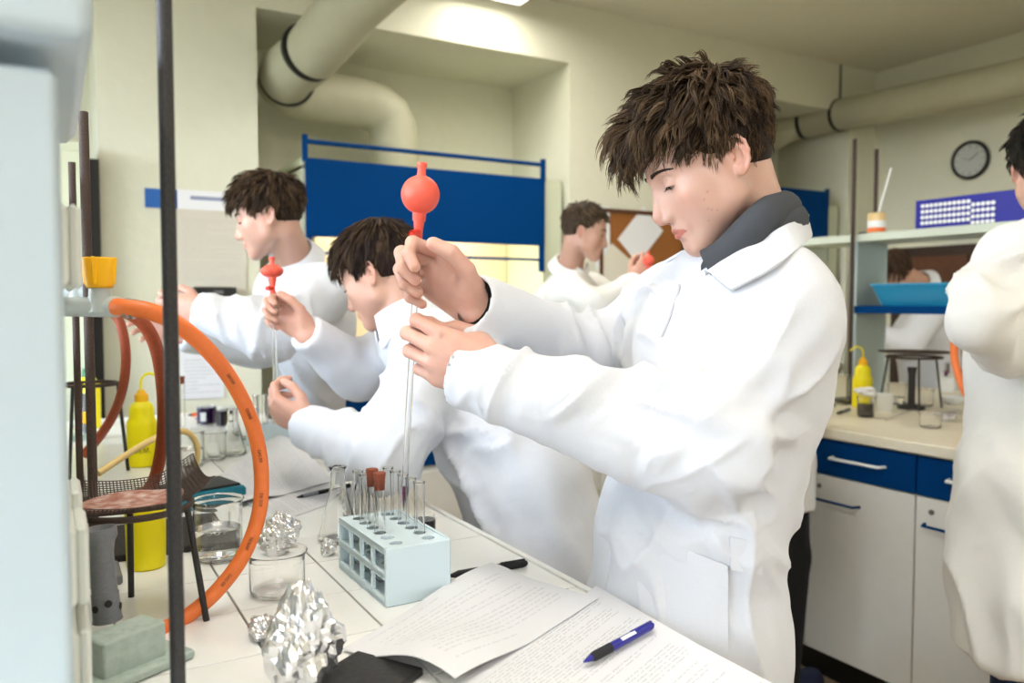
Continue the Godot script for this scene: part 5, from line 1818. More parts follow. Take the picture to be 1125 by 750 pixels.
func foreground() -> void:
	spine()
	gas_tap(Vector3(0.0526, 1.3147, -1.0608), "gas tap with yellow cap feeding the orange hose")
	gas_tap(Vector3(0.0407, 1.3350, -1.5134), "yellow capped gas tap further along the service column")
	gas_tap(Vector3(0.0890, 1.3084, -1.9346), "yellow capped gas tap farthest along the service column")
	var hp := [Vector3(0.0680, 1.3147, -1.0462), Vector3(0.0795, 1.3137, -1.0337), Vector3(0.1029, 1.3094, -1.0259), Vector3(0.1329, 1.2940, -1.0308), Vector3(0.1700, 1.2613, -1.0539), Vector3(0.2072, 1.2134, -1.0875), Vector3(0.2362, 1.1527, -1.1137), Vector3(0.2488, 1.0895, -1.1259), Vector3(0.2441, 1.0269, -1.1252), Vector3(0.2211, 0.9724, -1.1238), Vector3(0.1853, 0.9324, -1.1190), Vector3(0.1478, 0.9073, -1.1161), Vector3(0.1160, 0.9015, -1.0994), Vector3(0.0913, 0.9076, -1.0620)]
	var h := hose("gas_hose", hp, 0.0102, M.hose, "thick orange gas hose looping from tap to burner")
	var cl := shape(h.position)
	for f in [0.0, 1.0]:
		var p0: Vector3 = Vector3(0.0742, 1.3142, -1.0391)
		var d: Vector3 = (Vector3(0.1029, 1.3094, -1.0259) - p0).normalized()
		cl.tube(PackedVector3Array([p0 + d * (0.004 + 0.007 * f), p0 + d * (0.008 + 0.007 * f)]), 0.0118, 16)
	put("hose_clip", cl, M.steel, h)
	# print running along the hose
	var line := spline(hp, 8)
	var print_at := [38, 45, 53, 61, 69, 77]
	var words := ["EN 559", "10 BAR", "GAS 09", "EN 559", "10 BAR", "GAS 09"]
	for w in 6:
		var i: int = print_at[w]
		var tan := (line[i + 2] - line[i - 2]).normalized()
		var eye := (Vector3(0, 1.32, 0) - line[i]).normalized()
		var n := (eye - tan * eye.dot(tan)).normalized()
		var b := Basis(tan, n.cross(tan), n)
		lettering(h, words[w], 0.0058, Transform3D(b, line[i] + n * 0.0104 - h.position), M.dark_print, "hose_print")
	hose("gas_hose", [Vector3(0.0851, 1.3098, -1.4519), Vector3(0.1104, 1.3039, -1.4370), Vector3(0.1339, 1.2846, -1.4340), Vector3(0.1520, 1.2480, -1.4446), Vector3(0.1634, 1.1926, -1.4695), Vector3(0.1695, 1.1257, -1.5085), Vector3(0.1685, 1.0551, -1.5513), Vector3(0.1566, 0.9938, -1.5779), Vector3(0.1282, 0.9625, -1.5693)], 0.011, M.hose_old, "brownish rubber hose hanging behind the front pole")
	hose("gas_hose", [Vector3(0.1091, 1.3045, -1.9228), Vector3(0.1305, 1.2812, -1.9092), Vector3(0.1415, 1.2166, -1.9108), Vector3(0.1381, 1.1462, -1.9319), Vector3(0.1233, 1.0830, -1.9716), Vector3(0.0969, 1.0275, -2.0067), Vector3(0.0605, 0.9788, -2.0249)], 0.010, M.hose_old, "brown rubber hose behind the yellow tap")
	# stands: upright rods on heavy bases
	var st := [[Vector3(0.0917, 1.2860, -0.7538), 0.0064, 1.78, "dark steel stand rod standing in front of everything", M.iron], [Vector3(0.0515, 1.3092, -1.3557), 0.0068, 1.600, "rusty stand rod beside the service column", M.rust], [Vector3(0.0425, 1.3724, -1.6531), 0.006, 1.57, "thin stand rod further along the service column", M.rust]]
	for s in st:
		var p: Vector3 = s[0]
		var o := Vector3(p.x, 0.9, p.z)
		var t := thing("retort_stand", o, s[3], "stand")
		put("base_plate", shape(o).box(Vector3(p.x - 0.03, 0.907, p.z), Vector3(0.13, 0.014, 0.085), Basis.IDENTITY, 0.003), M.grey_metal, t)
		put("rod", shape(o).tube(PackedVector3Array([Vector3(p.x, 0.908, p.z), Vector3(p.x, s[2], p.z)]), s[1], 16), s[4], t)
	# burner
	var bo := base_at(Vector3(0.0679, 0.9000, -0.9960))
	var bt := thing("bunsen_burner", bo, "grey gas burner with pale green base under the gauze", "burner")
	var blk := shape()
	blk.box(Vector3(0.006, 0.006, -0.004), Vector3(0.115, 0.012, 0.075), Basis(Vector3.UP, 0.5), 0.004)
	blk.box(Vector3(-0.002, 0.030, 0.0), Vector3(0.078, 0.044, 0.044), Basis(Vector3.UP, 0.5), 0.004)
	put("base", blk, M.base_green, bt)
	var tb: Vector3 = Vector3(0.0511, 0.9211, -1.0339) - bo
	var tt: Vector3 = Vector3(0.0440, 1.0583, -1.0399) - bo
	tb.y = 0.050
	var up := (tt - tb).normalized()
	var hgt := tb.distance_to(tt)
	var xb := Transform3D(Basis(up.cross(Vector3.BACK).normalized(), up, up.cross(Vector3.BACK).normalized().cross(up)), tb)
	var bl := shape()
	bl.lathe([Vector2(0.0165, 0.0), Vector2(0.0155, 0.004), Vector2(0.0148, 0.030), Vector2(0.0152, 0.032), Vector2(0.0138, 0.034), Vector2(0.0135, hgt * 0.72), Vector2(0.0160, hgt * 0.84), Vector2(0.0195, hgt * 0.90), Vector2(0.0195, hgt), Vector2(0.0165, hgt), Vector2(0.0120, hgt * 0.8), Vector2(0.0001, hgt * 0.8)], 24, xb)
	put("barrel", bl, M.grey_metal, bt)
	for a in [[0.25, 0.018], [1.25, 0.024], [2.4, 0.016]]:
		var hl := shape()
		var dd := (Vector3(-0.4985, 0, 0.867).rotated(Vector3.UP, a[0] - 0.6))
		var c := xb * Vector3(0, a[1], 0) + dd * 0.0148
		hl.tube(PackedVector3Array([c, c + dd * 0.0012]), 0.0042, 14)
		put("air_hole", hl, M.black, bt)
	put("hose_nipple", shape().tube(PackedVector3Array([Vector3(0.028, 0.028, -0.01), Vector3(0.0913, 0.9076, -1.0620) - bo]), 0.0075, 12), M.grey_metal, bt)
	put("regulator_knob", shape().tube(PackedVector3Array([Vector3(0.0435, 0.8981, -1.0254) - bo, Vector3(0.0307, 0.9053, -1.0043) - bo]), 0.011, 14), M.black, bt)
	# tripod with gauze over the burner
	var tp: Vector3 = Vector3(0.0901, 1.0521, -1.1574)
	var to := base_at(tp)
	var tri := rubber_tripod(to, tp.y - 0.9, 0.072, "iron tripod holding the wire gauze over the burner", 0.55)
	var top := tp.y + 0.006
	var g := thing("wire_gauze", Vector3(tp.x, top, tp.z), "scorched wire gauze with upturned corners on the tripod", "gauze")
	var half := 0.088
	var cnt := 40
	var net := shape()
	for dirn in 2:
		for i in cnt + 1:
			var pts := PackedVector3Array()
			for k in 13:
				var u := -half + 2.0 * half * i / cnt
				var v := -half + 2.0 * half * k / 12.0
				var q := Vector3(u, 0, v) if dirn == 0 else Vector3(v, 0, u)
				pts.append(gauze_at(q, half))
			net.tube(pts, 0.0007, 4, false)
	var no := put("mesh_wires", net, M.rust, g)
	var pad := []
	for i in 9:
		var row := []
		for k in 25:
			var rr := 0.062 * i / 8.0
			row.append(gauze_at(Vector3(cos(TAU * k / 24) * rr, 0, sin(TAU * k / 24) * rr), half) + Vector3(0, 0.0022, 0))
		pad.append(row)
	put("ceramic_pad", shape().sheet(pad, -0.003), M.pan, g)
	# yellow measuring cup, wash bottle, heat mat, teal box
	var yc := thing("plastic_cup", base_at(Vector3(0.1256, 0.9000, -1.3864)), "bright yellow plastic cup behind the tripod", "cup")
	put("wall", shape().lathe([Vector2(0.0001, 0.0), Vector2(0.027, 0.0), Vector2(0.029, 0.003), Vector2(0.031, 0.115), Vector2(0.0295, 0.115), Vector2(0.0275, 0.005), Vector2(0.0001, 0.004)], 28), M.yellow, yc)
	var wb := wash_bottle(base_at(Vector3(0.2016, 0.9000, -2.2619)), -0.52, "yellow wash bottle with bent nozzle behind the gauze", "yellow wash bottles", 0.98)
	var eyeb := (Vector3(0, 1.1, 0) - (wb.position + Vector3(0, 0.05, 0)))
	eyeb.y = 0
	var nb := eyeb.normalized().rotated(Vector3.UP, 0.52)
	lettering(wb, "DEM.", 0.017, Transform3D(Basis(Vector3.UP.cross(nb), Vector3.UP, nb), Vector3(0, 0.045, 0) + nb * 0.0382), mat(Color(0.35, 0.30, 0.02), 0.8), "written_label")
	var hm := put("heat_mat", shape().box(Vector3(0, 0.006, 0), Vector3(0.30, 0.012, 0.20), Basis(Vector3.UP, 0.0), 0.003), M.mat)
	hm.position = Vector3(0.12, 0.9, -1.53)
	tag(hm, "worn black heat mat lying on the tiles behind the cup", "mat")
	var tl := thing("plastic_box", base_at(Vector3(0.2226, 0.9000, -1.7674)) + Vector3(0.02, 0.0, 0.0), "shallow teal plastic box with black lid on the bench", "box")
	put("tub", shape().box(Vector3(0, 0.018, 0), Vector3(0.20, 0.036, 0.12), Basis(Vector3.UP, 0.25), 0.006), M.teal, tl)
	put("lid", shape().box(Vector3(0, 0.038, 0), Vector3(0.18, 0.006, 0.10), Basis(Vector3.UP, 0.25), 0.002), M.black, tl)
	hose("latex_tube", [Vector3(0.0707, 1.0124, -1.6167), Vector3(0.1135, 1.0322, -1.6510), Vector3(0.1636, 1.0541, -1.6811), Vector3(0.2085, 1.0636, -1.7136), Vector3(0.2411, 1.0551, -1.7290), Vector3(0.2578, 1.0221, -1.7406), Vector3(0.2552, 0.9791, -1.7513), Vector3(0.2431, 0.9528, -1.7568)], 0.006, M.latex, "cream latex tube curving across the wash bottle")
	# beaker of water
	var bk := beaker(base_at(Vector3(0.2324, 0.9000, -1.3724)), 0.0385, 0.098, "glass beaker half full of water beside the orange hose", "", 0.052)
	var away := Vector3(0.35, 0, -0.94).normalized()
	for w in [["150", 0.056], ["100", 0.037]]:
		lettering(bk, w[0], 0.011, Transform3D(Basis(Vector3.UP.cross(away), Vector3.UP, away), Vector3(-0.008, w[1], 0) + away * 0.0388), M.print, "graduation")
	put("scale_line", shape().box(away * 0.0388 + Vector3(0.012, 0.046, 0), Vector3(0.0012, 0.04, 0.0012)), M.print, bk)
	# empty beaker and foil
	beaker(base_at(Vector3(0.2769, 0.9000, -1.1604)), 0.039, 0.062, "low empty glass beaker standing in front of the foil ball")
	crumple("foil_ball", base_at(Vector3(0.3331, 0.9000, -1.3536)), Vector3(0.066, 0.072, 0.062), 5, "crumpled ball of aluminium foil behind the empty beaker")
	crumple("foil_wrap", base_at(Vector3(0.2372, 0.9000, -0.8634)), Vector3(0.080, 0.118, 0.07), 12, "tall crumpled piece of aluminium foil at the front edge")
	crumple("foil_scrap", base_at(Vector3(0.2236, 0.9000, -1.0159)), Vector3(0.035, 0.03, 0.05), 17, "small scrap of foil left of the tall piece")
	var bs := put("black_slab", shape().box(Vector3(0, 0.005, 0), Vector3(0.10, 0.010, 0.095), Basis(Vector3.UP, 0.55), 0.002), M.stone)
	bs.position = base_at(Vector3(0.2893, 0.9000, -0.8335))
	tag(bs, "small flat black slab in front of the papers", "slab")
	# flasks behind the rack
	flask(base_at(Vector3(0.4337, 0.9000, -1.3676)), 0.036, 0.132, "conical flask nearest the test tube rack", "empty conical flasks")
	flask(base_at(Vector3(0.5183, 0.9000, -1.4844)), 0.036, 0.132, "conical flask behind the corked tubes", "empty conical flasks")
	crumple("foil_plug", base_at(Vector3(0.3943, 0.9000, -1.3184)) + Vector3(0, 0, 0.02), Vector3(0.028, 0.03, 0.03), 23, "small crumpled foil at the foot of the flask")
	rack_and_tubes()
	# ink jar
	var jar := thing("ink_jar", base_at(Vector3(0.5537, 0.9000, -1.2679)), "small glass jar of dark purple ink with a white label", "jar")
	put("glass_wall", shape().lathe([Vector2(0.0001, 0), Vector2(0.018, 0), Vector2(0.0195, 0.003), Vector2(0.0195, 0.056), Vector2(0.0185, 0.056), Vector2(0.0185, 0.004), Vector2(0.0001, 0.003)], 24), M.glass, jar)
	put("ink", shape().lathe([Vector2(0.0001, 0.004), Vector2(0.0199, 0.004), Vector2(0.0199, 0.046), Vector2(0.0001, 0.046)], 24, Transform3D.IDENTITY, true), M.ink, jar)
	var le := Vector3(-0.2, 0, 0.98).normalized()
	put("label", shape().box(Vector3(0.006, 0.024, 0.0) + le * 0.0194, Vector3(0.012, 0.018, 0.001), Basis(Vector3.UP, 0.1)), M.print, jar)
	pen("marker_pen", Vector3(0.5129, 0.9060, -1.0895), Vector3(0.6509, 0.9060, -1.0839), 0.0062, M.black, M.black, M.black, "black marker lying behind the papers")
	pen("ball_pen", Vector3(0.5179, 0.9115, -0.7376), Vector3(0.6560, 0.9110, -0.7822), 0.0055, M.pen_blue, M.pen_grip, M.pen_blue, "blue ball pen with white print on the papers")
	pen_label()
	pen("ball_pen", Vector3(0.4484, 0.9060, -1.6988), Vector3(0.5853, 0.9060, -1.7482), 0.005, M.black, M.steel, M.black, "black pen lying beside the far papers")
	# papers
	page("paper_sheet", [Vector3(0.3056, 0.9025, -0.7337), Vector3(0.6914, 0.9025, -0.9529), Vector3(0.6736, 0.9025, -0.6188), Vector3(0.3456, 0.9025, -0.4923)], [[0.1, 0.2, 0.5, 0.004]], text_page(3, 40, 0.42), "printed sheet under the blue pen at the bench edge")
	page("paper_sheet", [Vector3(0.2961, 0.9050, -0.9241), Vector3(0.5934, 0.9060, -1.0965), Vector3(0.6594, 0.9050, -0.9044), Vector3(0.3679, 0.9050, -0.7621)], [[0.0, 0.75, 0.55, 0.022], [0.75, 0.0, 0.5, 0.012], [0.3, 0.4, 0.5, 0.006]], text_page(8, 17, 0.26), "curled printed sheet lying over the other sheet in front of the rack")
	page("paper_sheet", [Vector3(0.3253, 0.9040, -1.6818), Vector3(0.3225, 0.9050, -1.9694), Vector3(0.5698, 0.9350, -2.3497), Vector3(0.5652, 0.9050, -1.8187)], [[0.55, 0.8, 0.6, 0.03], [0.1, 0.1, 0.4, 0.012]], text_page(12, 30, 0.3), "bent printed sheet lying behind the orange hose")
	page("paper_sheet", [Vector3(0.3587, 0.9020, -1.5308), Vector3(0.3459, 0.9020, -1.7861), Vector3(0.5688, 0.9020, -1.9872), Vector3(0.5952, 0.9020, -1.6910)], [], text_page(15, 30, 0.5), "flat printed sheet under the bent one behind the hose")

func gauze_at(q: Vector3, half: float) -> Vector3:
	# the corners of the gauze turn up, the right-hand ones most
	var r := (absf(q.x) + absf(q.z)) / half - 1.0
	var up := maxf(r, 0.0)
	q.y = up * up * 0.012 + pow(maxf(0.0, maxf(absf(q.x), absf(q.z)) / half - 0.62), 1.5) * 0.05 + maxf(0.0, q.x / half - 0.45) * 0.03 - 0.003 * (1.0 - q.length() / half)
	return q

func rack_and_tubes() -> void:
	var o := Vector3(0.440, 0.9, -1.128)
	var turn := 0.02
	var t := thing("test_tube_rack", o, "pale blue plastic test tube rack with two rows of holes", "rack")
	t.rotation.y = turn
	var w := 0.100
	var l := 0.196
	var h := 0.082
	for s in [-1, 1]:
		put("end_wall", shape().box(Vector3(0, h / 2, s * (l / 2 - 0.003)), Vector3(w, h, 0.006), Basis.IDENTITY, 0.002), M.rack, t)
	put("floor_plate", shape().box(Vector3(0, 0.004, 0), Vector3(w, 0.006, l - 0.012)), M.rack, t)
	# top and middle plates with real holes
	for y in [h - 0.003, h * 0.52]:
		var pl := CSGCombiner3D.new()
		pl.name = "hole_plate"
		var slab := CSGBox3D.new()
		slab.size = Vector3(w, 0.005, l - 0.012)
		slab.material = M.rack
		pl.add_child(slab)
		for i in 2:
			for k in 6:
				var c := CSGCylinder3D.new()
				c.radius = 0.0095
				c.height = 0.02
				c.sides = 20
				c.operation = CSGShape3D.OPERATION_SUBTRACTION
				c.material = M.rack
				pl.add_child(c)
				c.position = Vector3(-0.025 + i * 0.05, 0, -0.075 + k * 0.030)
		t.add_child(pl, true)
		pl.position = Vector3(0, y, 0)
	for s in [-1, 1]:
		for y in [0.008, h * 0.52, h - 0.004]:
			put("side_rail", shape().box(Vector3(s * (w / 2 - 0.0025), y, 0), Vector3(0.005, 0.010, l - 0.012)), M.rack, t)
		for k in 3:
			put("side_post", shape().box(Vector3(s * (w / 2 - 0.0025), h / 2, -0.045 + k * 0.045), Vector3(0.005, h, 0.006)), M.rack, t)
	var spots := [[0, 0, 0], [0, 2, 1], [0, 3, 1], [1, 0, 0], [1, 1, 0], [1, 2, 2], [1, 4, 0], [0, 1, 0], [1, 3, 0]]
	var names := ["empty test tube at the far left corner of the rack", "test tube with brown stopper, further one of the two", "test tube with brown stopper, nearer one of the two", "empty test tube at the far right corner of the rack", "empty test tube second from the far right corner of the rack", "test tube the main pipette dips into", "empty test tube nearest the front right of the rack", "empty test tube second from the far left corner of the rack", "empty test tube next to the one with the pipette"]
	for i in spots.size():
		var s: Array = spots[i]
		var p := o + Vector3(-0.025 + s[0] * 0.05, 0.007, -0.075 + s[1] * 0.030).rotated(Vector3.UP, turn)
		test_tube(p, names[i], "test tubes in the pale blue rack", s[1 + 1] == 1, M.purple if s[2] == 2 else null)
	var hole := o + Vector3(0.025, 0.10, -0.015).rotated(Vector3.UP, turn)
	pipette(hole, Vector3(0.4782, 1.4198, -1.1107), 1.0, 0.0285, "long glass pipette with round red bulb held by the boy in front")
	pipette(Vector3(0.4500, 1.0933, -1.8767), Vector3(0.4547, 1.3498, -1.9114), 1.0, 0.026, "pipette with squeezed red bulb held by the bending boy", true)
	pipette(Vector3(2.0030, 1.2746, -2.4258), Vector3(2.0054, 1.4355, -2.4335), 1.0, 0.022, "pipette with small red bulb held by the boy at the notice board")

func far_bench() -> void:
	var v := thing("ink_vial", base_at(Vector3(0.4633, 0.9000, -2.9180)), "small vial of violet ink with a label on the far bench", "vial", "vials of dark ink")
	put("glass_wall", shape().lathe([Vector2(0.0001, 0), Vector2(0.03, 0), Vector2(0.031, 0.004), Vector2(0.031, 0.07), Vector2(0.03, 0.07), Vector2(0.029, 0.005), Vector2(0.0001, 0.004)], 20), M.glass, v)
	put("ink", shape().lathe([Vector2(0.0001, 0.005), Vector2(0.0316, 0.005), Vector2(0.0316, 0.06), Vector2(0.0001, 0.06)], 20, Transform3D.IDENTITY, true), mat(Color(0.13, 0.03, 0.22), 0.2), v)
	put("label", shape().box(Vector3(-0.0155, 0.03, 0.0282), Vector3(0.018, 0.03, 0.003), Basis(Vector3.UP, -0.5)), M.print, v)
	var v2 := thing("ink_vial", base_at(Vector3(0.5126, 0.9000, -2.8425)), "small vial of black ink on the far bench", "vial", "vials of dark ink")
	put("glass_wall", shape().lathe([Vector2(0.0001, 0), Vector2(0.029, 0), Vector2(0.030, 0.004), Vector2(0.030, 0.07), Vector2(0.029, 0.07), Vector2(0.028, 0.005), Vector2(0.0001, 0.004)], 20), M.glass, v2)
	put("ink", shape().lathe([Vector2(0.0001, 0.005), Vector2(0.0306, 0.005), Vector2(0.0306, 0.055), Vector2(0.0001, 0.055)], 20, Transform3D.IDENTITY, true), M.ink, v2)
	pen("felt_pen", Vector3(0.4322, 0.9072, -3.1357), Vector3(0.5664, 0.9072, -3.1721), 0.007, M.orange, M.orange, M.black, "orange felt pen on the far bench")
	pen("felt_pen", Vector3(0.4418, 0.9062, -3.0315), Vector3(0.5446, 0.9062, -3.0519), 0.006, M.pen_blue, M.print, M.pen_blue, "blue and white pen on the far bench")
	beaker(base_at(Vector3(0.5173, 0.9000, -2.5447)), 0.036, 0.095, "empty beaker on the far bench beside the vials")
	beaker(base_at(Vector3(0.3038, 0.9000, -2.1898)), 0.036, 0.09, "beaker with some water behind the front pole", "", 0.045)
	beaker(base_at(Vector3(0.3755, 0.9000, -2.2452)), 0.030, 0.075, "small empty beaker behind the bent sheet")
	flask(base_at(Vector3(0.4304, 0.9000, -2.2876)), 0.036, 0.13, "conical flask standing beside the far tubes", "empty conical flasks")
	test_tube(base_at(Vector3(0.3808, 0.9000, -2.8724)), "single test tube with brown stopper standing behind the front pole", "", true, null, 0.16)
	var names := ["empty tube farthest left in the far tube block", "empty tube second in the far tube block", "empty tube third in the far tube block", "empty tube nearest the hand in the far tube block"]
	var b := thing("tube_block", base_at(Vector3(0.5638, 0.9000, -2.4255)), "low white block holding tubes by the second boy's hand", "rack")
	put("block", shape().box(Vector3(0, 0.03, 0), Vector3(0.13, 0.06, 0.06), Basis(Vector3.UP, 0.3), 0.004), M.rack, b)
	for i in 4:
		var p := b.position + Vector3(-0.045 + i * 0.03, 0.0585, 0).rotated(Vector3.UP, 0.3)
		test_tube(p, names[i], "tubes in the far tube block", false, null, 0.09)
	# equipment past the rusty rod
	rubber_tripod(base_at(Vector3(0.0655, 0.9000, -2.2252)) + Vector3(0.02, 0, 0), 0.22, 0.06, "small iron tripod beyond the rusty rod", 0.2)
	var f2 := thing("bunsen_burner", base_at(Vector3(0.0831, 0.9000, -2.4873)) + Vector3(0.01, 0, -0.3), "second burner with yellow collar beyond the rusty rod", "burner")
	put("base", shape().box(Vector3(0, 0.01, 0), Vector3(0.09, 0.02, 0.07), Basis.IDENTITY, 0.004), M.base_green, f2)
	put("barrel", shape().lathe([Vector2(0.012, 0.02), Vector2(0.011, 0.11), Vector2(0.016, 0.14), Vector2(0.0001, 0.14)], 18), M.grey_metal, f2)
	put("collar", shape().lathe([Vector2(0.017, 0.05), Vector2(0.018, 0.085), Vector2(0.0001, 0.086)], 18), M.tap, f2)
	var bl := thing("wash_bottle", base_at(Vector3(0.1087, 0.9000, -3.0289)), "yellow bottle with green cap beyond the rusty rod", "bottle", "yellow wash bottles")
	put("flask_body", shape().lathe([Vector2(0.0001, 0), Vector2(0.035, 0), Vector2(0.037, 0.004), Vector2(0.037, 0.15), Vector2(0.015, 0.175), Vector2(0.0001, 0.175)], 20), M.yellow, bl)
	put("screw_cap", shape().lathe([Vector2(0.0001, 0.172), Vector2(0.018, 0.172), Vector2(0.017, 0.20), Vector2(0.0001, 0.20)], 16, Transform3D.IDENTITY, true), M.green, bl)

func island_things() -> void:
	wash_bottle(base_at(Vector3(2.8243, 0.9000, -2.0905)), 2.6, "yellow wash bottle on the island in front of the upright", "yellow wash bottles", 1.0)
	var t := rubber_tripod(base_at(Vector3(2.9503, 0.9000, -1.9541)), 0.205, 0.100, "wide iron tripod on the island below the girl", 0.3)
	put("gauze_plate", shape().lathe([Vector2(0.0001, 0.224), Vector2(0.13, 0.224), Vector2(0.132, 0.228), Vector2(0.0001, 0.230)], 24), M.rust, t)
	var bu := thing("bunsen_burner", base_at(Vector3(2.9441, 0.9000, -1.9577)), "dark burner standing under the wide tripod", "burner")
	put("base", shape().lathe([Vector2(0.0001, 0), Vector2(0.05, 0), Vector2(0.05, 0.012), Vector2(0.014, 0.022), Vector2(0.0001, 0.022)], 20), M.iron, bu)
	put("barrel", shape().lathe([Vector2(0.014, 0.02), Vector2(0.013, 0.13), Vector2(0.018, 0.165), Vector2(0.0001, 0.165)], 18), M.iron, bu)
	var j := beaker(base_at(Vector3(2.5883, 0.9000, -1.8998)), 0.030, 0.075, "beaker of black ink covered with white tissue on the island")
	put("ink", shape().lathe([Vector2(0.0001, 0.005), Vector2(0.0275, 0.006), Vector2(0.0275, 0.05), Vector2(0.0001, 0.05)], 20, Transform3D.IDENTITY, true), M.ink, j)
	var ts := crumple("paper_tissue", base_at(Vector3(2.5883, 0.9000, -1.8998)) + Vector3(0, 0.078, 0), Vector3(0.085, 0.035, 0.07), 41, "white crumpled tissue on the ink beaker of the island", "tissue")
	(ts as MeshInstance3D).mesh.surface_set_material(0, M.paper)
	var cup := thing("plastic_cup", base_at(Vector3(2.7821, 0.9000, -1.9590)), "small white cup on the island beside the ink beaker", "cup")
	put("wall", shape().lathe([Vector2(0.0001, 0), Vector2(0.026, 0), Vector2(0.030, 0.07), Vector2(0.028, 0.07), Vector2(0.024, 0.004), Vector2(0.0001, 0.004)], 20), M.print, cup)
	beaker(base_at(Vector3(3.0239, 0.9000, -2.0759)), 0.035, 0.085, "empty beaker on the island behind the white cup", "", 0.03)
	beaker(base_at(Vector3(3.0634, 0.9000, -1.9858)), 0.038, 0.07, "low beaker on the island in front of the tripod", "", 0.0)
	beaker(base_at(Vector3(2.8188, 0.9000, -2.1938)), 0.04, 0.12, "tall empty beaker on the island beside the main boy's coat", "", 0.0)
	crumple("foil_scrap", base_at(Vector3(2.7580, 0.9000, -1.6972)), Vector3(0.09, 0.035, 0.07), 44, "crumpled foil on the island beside the right-hand coat")
	beaker(base_at(Vector3(2.5499, 0.9000, -1.6252)), 0.034, 0.05, "small low beaker at the front edge of the island")
	var dsh := thing("porcelain_dish", base_at(Vector3(3.2257, 0.9000, -1.9598)), "white porcelain dish on the island near the orange hose", "dish")
	put("bowl", shape().lathe([Vector2(0.0001, 0), Vector2(0.02, 0), Vector2(0.045, 0.02), Vector2(0.05, 0.032), Vector2(0.048, 0.032), Vector2(0.02, 0.006), Vector2(0.0001, 0.005)], 24), M.print, dsh)
	hose("gas_hose", [Vector3(2.8230, 1.1761, -1.7179), Vector3(2.8048, 1.1153, -1.7018), Vector3(2.7978, 1.0522, -1.6792), Vector3(2.7964, 0.9996, -1.6540), Vector3(2.8106, 0.9624, -1.6322)], 0.013, M.hose, "short orange hose hanging behind the right-hand coat")
	pen("ball_pen", Vector3(2.5147, 0.9060, -2.0619), Vector3(2.7380, 0.9060, -2.1523), 0.006, M.black, M.black, M.black, "black pen on the island next to the main boy")
	pen("ball_pen", Vector3(2.5411, 0.9060, -1.9888), Vector3(2.6962, 0.9060, -2.0481), 0.005, M.grey_metal, M.rust, M.rust, "short grey pen on the island in front of the ink beaker")
	var gr := put("glass_rod", shape().tube(PackedVector3Array([Vector3.ZERO, Vector3(2.9952, 0.9040, -1.9569) - Vector3(2.5654, 0.9040, -1.8021)]), 0.004, 8), M.stem)
	gr.position = Vector3(2.5654, 0.9040, -1.8021)
	tag(gr, "thin glass rod lying on the island worktop", "rod")
	var rk := thing("tube_block", base_at(Vector3(3.7386, 0.9000, -2.3048)), "white tube block with purple tubes on the island", "rack")
	put("block", shape().box(Vector3(0, 0.035, 0), Vector3(0.24, 0.07, 0.07), Basis(Vector3.UP, 0.5), 0.004), M.print, rk)
	for i in 5:
		var p := rk.position + Vector3(-0.09 + i * 0.045, 0.0685, 0).rotated(Vector3.UP, 0.5)
		var tb := test_tube(p, ["purple tube farthest left in the island block", "clear tube second in the island block", "purple tube in the middle of the island block", "clear tube fourth in the island block", "purple tube farthest right in the island block"][i], "tubes in the island block", false, M.purple if i % 2 == 0 else null, 0.06)
	# on the lower blue shelf
	var tr := thing("plastic_tray", Vector3(3.07, 1.306, -1.97), "turquoise plastic basket on the blue shelf", "basket")
	var tw := shape()
	var bot := [Vector3(-0.09, 0.0, -0.15), Vector3(0.09, 0.0, -0.15), Vector3(0.09, 0.0, 0.15), Vector3(-0.09, 0.0, 0.15)]
	var topc := [Vector3(-0.115, 0.085, -0.185), Vector3(0.115, 0.085, -0.185), Vector3(0.115, 0.085, 0.185), Vector3(-0.115, 0.085, 0.185)]
	for i in 4:
		var k := (i + 1) % 4
		tw.sheet([[bot[i], bot[k]], [topc[i], topc[k]]], 0.003)
	tw.box(Vector3(0, 0.002, 0), Vector3(0.18, 0.004, 0.30))
	put("tub", tw, pane(Color(0.10, 0.55, 0.72), 0.75, 0.3), tr)
	var rimt := PackedVector3Array()
	for i in 5: rimt.append(topc[i % 4])
	put("rim", shape().tube(rimt, 0.005, 8), M.tray, tr)
	for i in 5:
		var lump := crumple("glass_vial_pile", tr.position + Vector3(-0.03 + 0.02 * (i % 3), 0.006, -0.1 + i * 0.05), Vector3(0.05, 0.05, 0.05), 60 + i, ["white crumpled packet at the far end of the turquoise basket", "white crumpled packet second in the turquoise basket", "white crumpled packet in the middle of the turquoise basket", "white crumpled packet fourth in the turquoise basket", "white crumpled packet at the near end of the turquoise basket"][i], "packet")
		lump.name = numbered("crumpled_packet")
		lump.set_meta("group", "packets in the turquoise basket")
		(lump as MeshInstance3D).mesh.surface_set_material(0, M.print)
	# on the top board
	var y := 1.6075
	var cb := thing("reagent_bottle", Vector3(3.0, y, -2.17), "cream bottle with white and orange label on the top shelf", "bottle")
	put("flask_body", shape().lathe([Vector2(0.0001, 0), Vector2(0.033, 0), Vector2(0.035, 0.004), Vector2(0.035, 0.078), Vector2(0.030, 0.084), Vector2(0.0001, 0.084)], 24), M.bottle_cream, cb)
	put("white_label", shape().lathe([Vector2(0.0355, 0.022), Vector2(0.0356, 0.05)], 24), M.print, cb)
	put("orange_label", shape().lathe([Vector2(0.0355, 0.004), Vector2(0.0356, 0.022)], 24), M.orange, cb)
	var gs := put("glass_rod", shape().tube(PackedVector3Array([Vector3(0.01, 0.084, 0), Vector3(0.045, 0.27, 0.03)]), 0.004, 8), M.print)
	gs.position = cb.position
	tag(gs, "thin white stirring rod leaning in the cream bottle", "rod")
	var rd := thing("retort_stand", Vector3(3.06, y, -2.22), "dark rod of a stand behind the cream bottle on the top shelf", "stand")
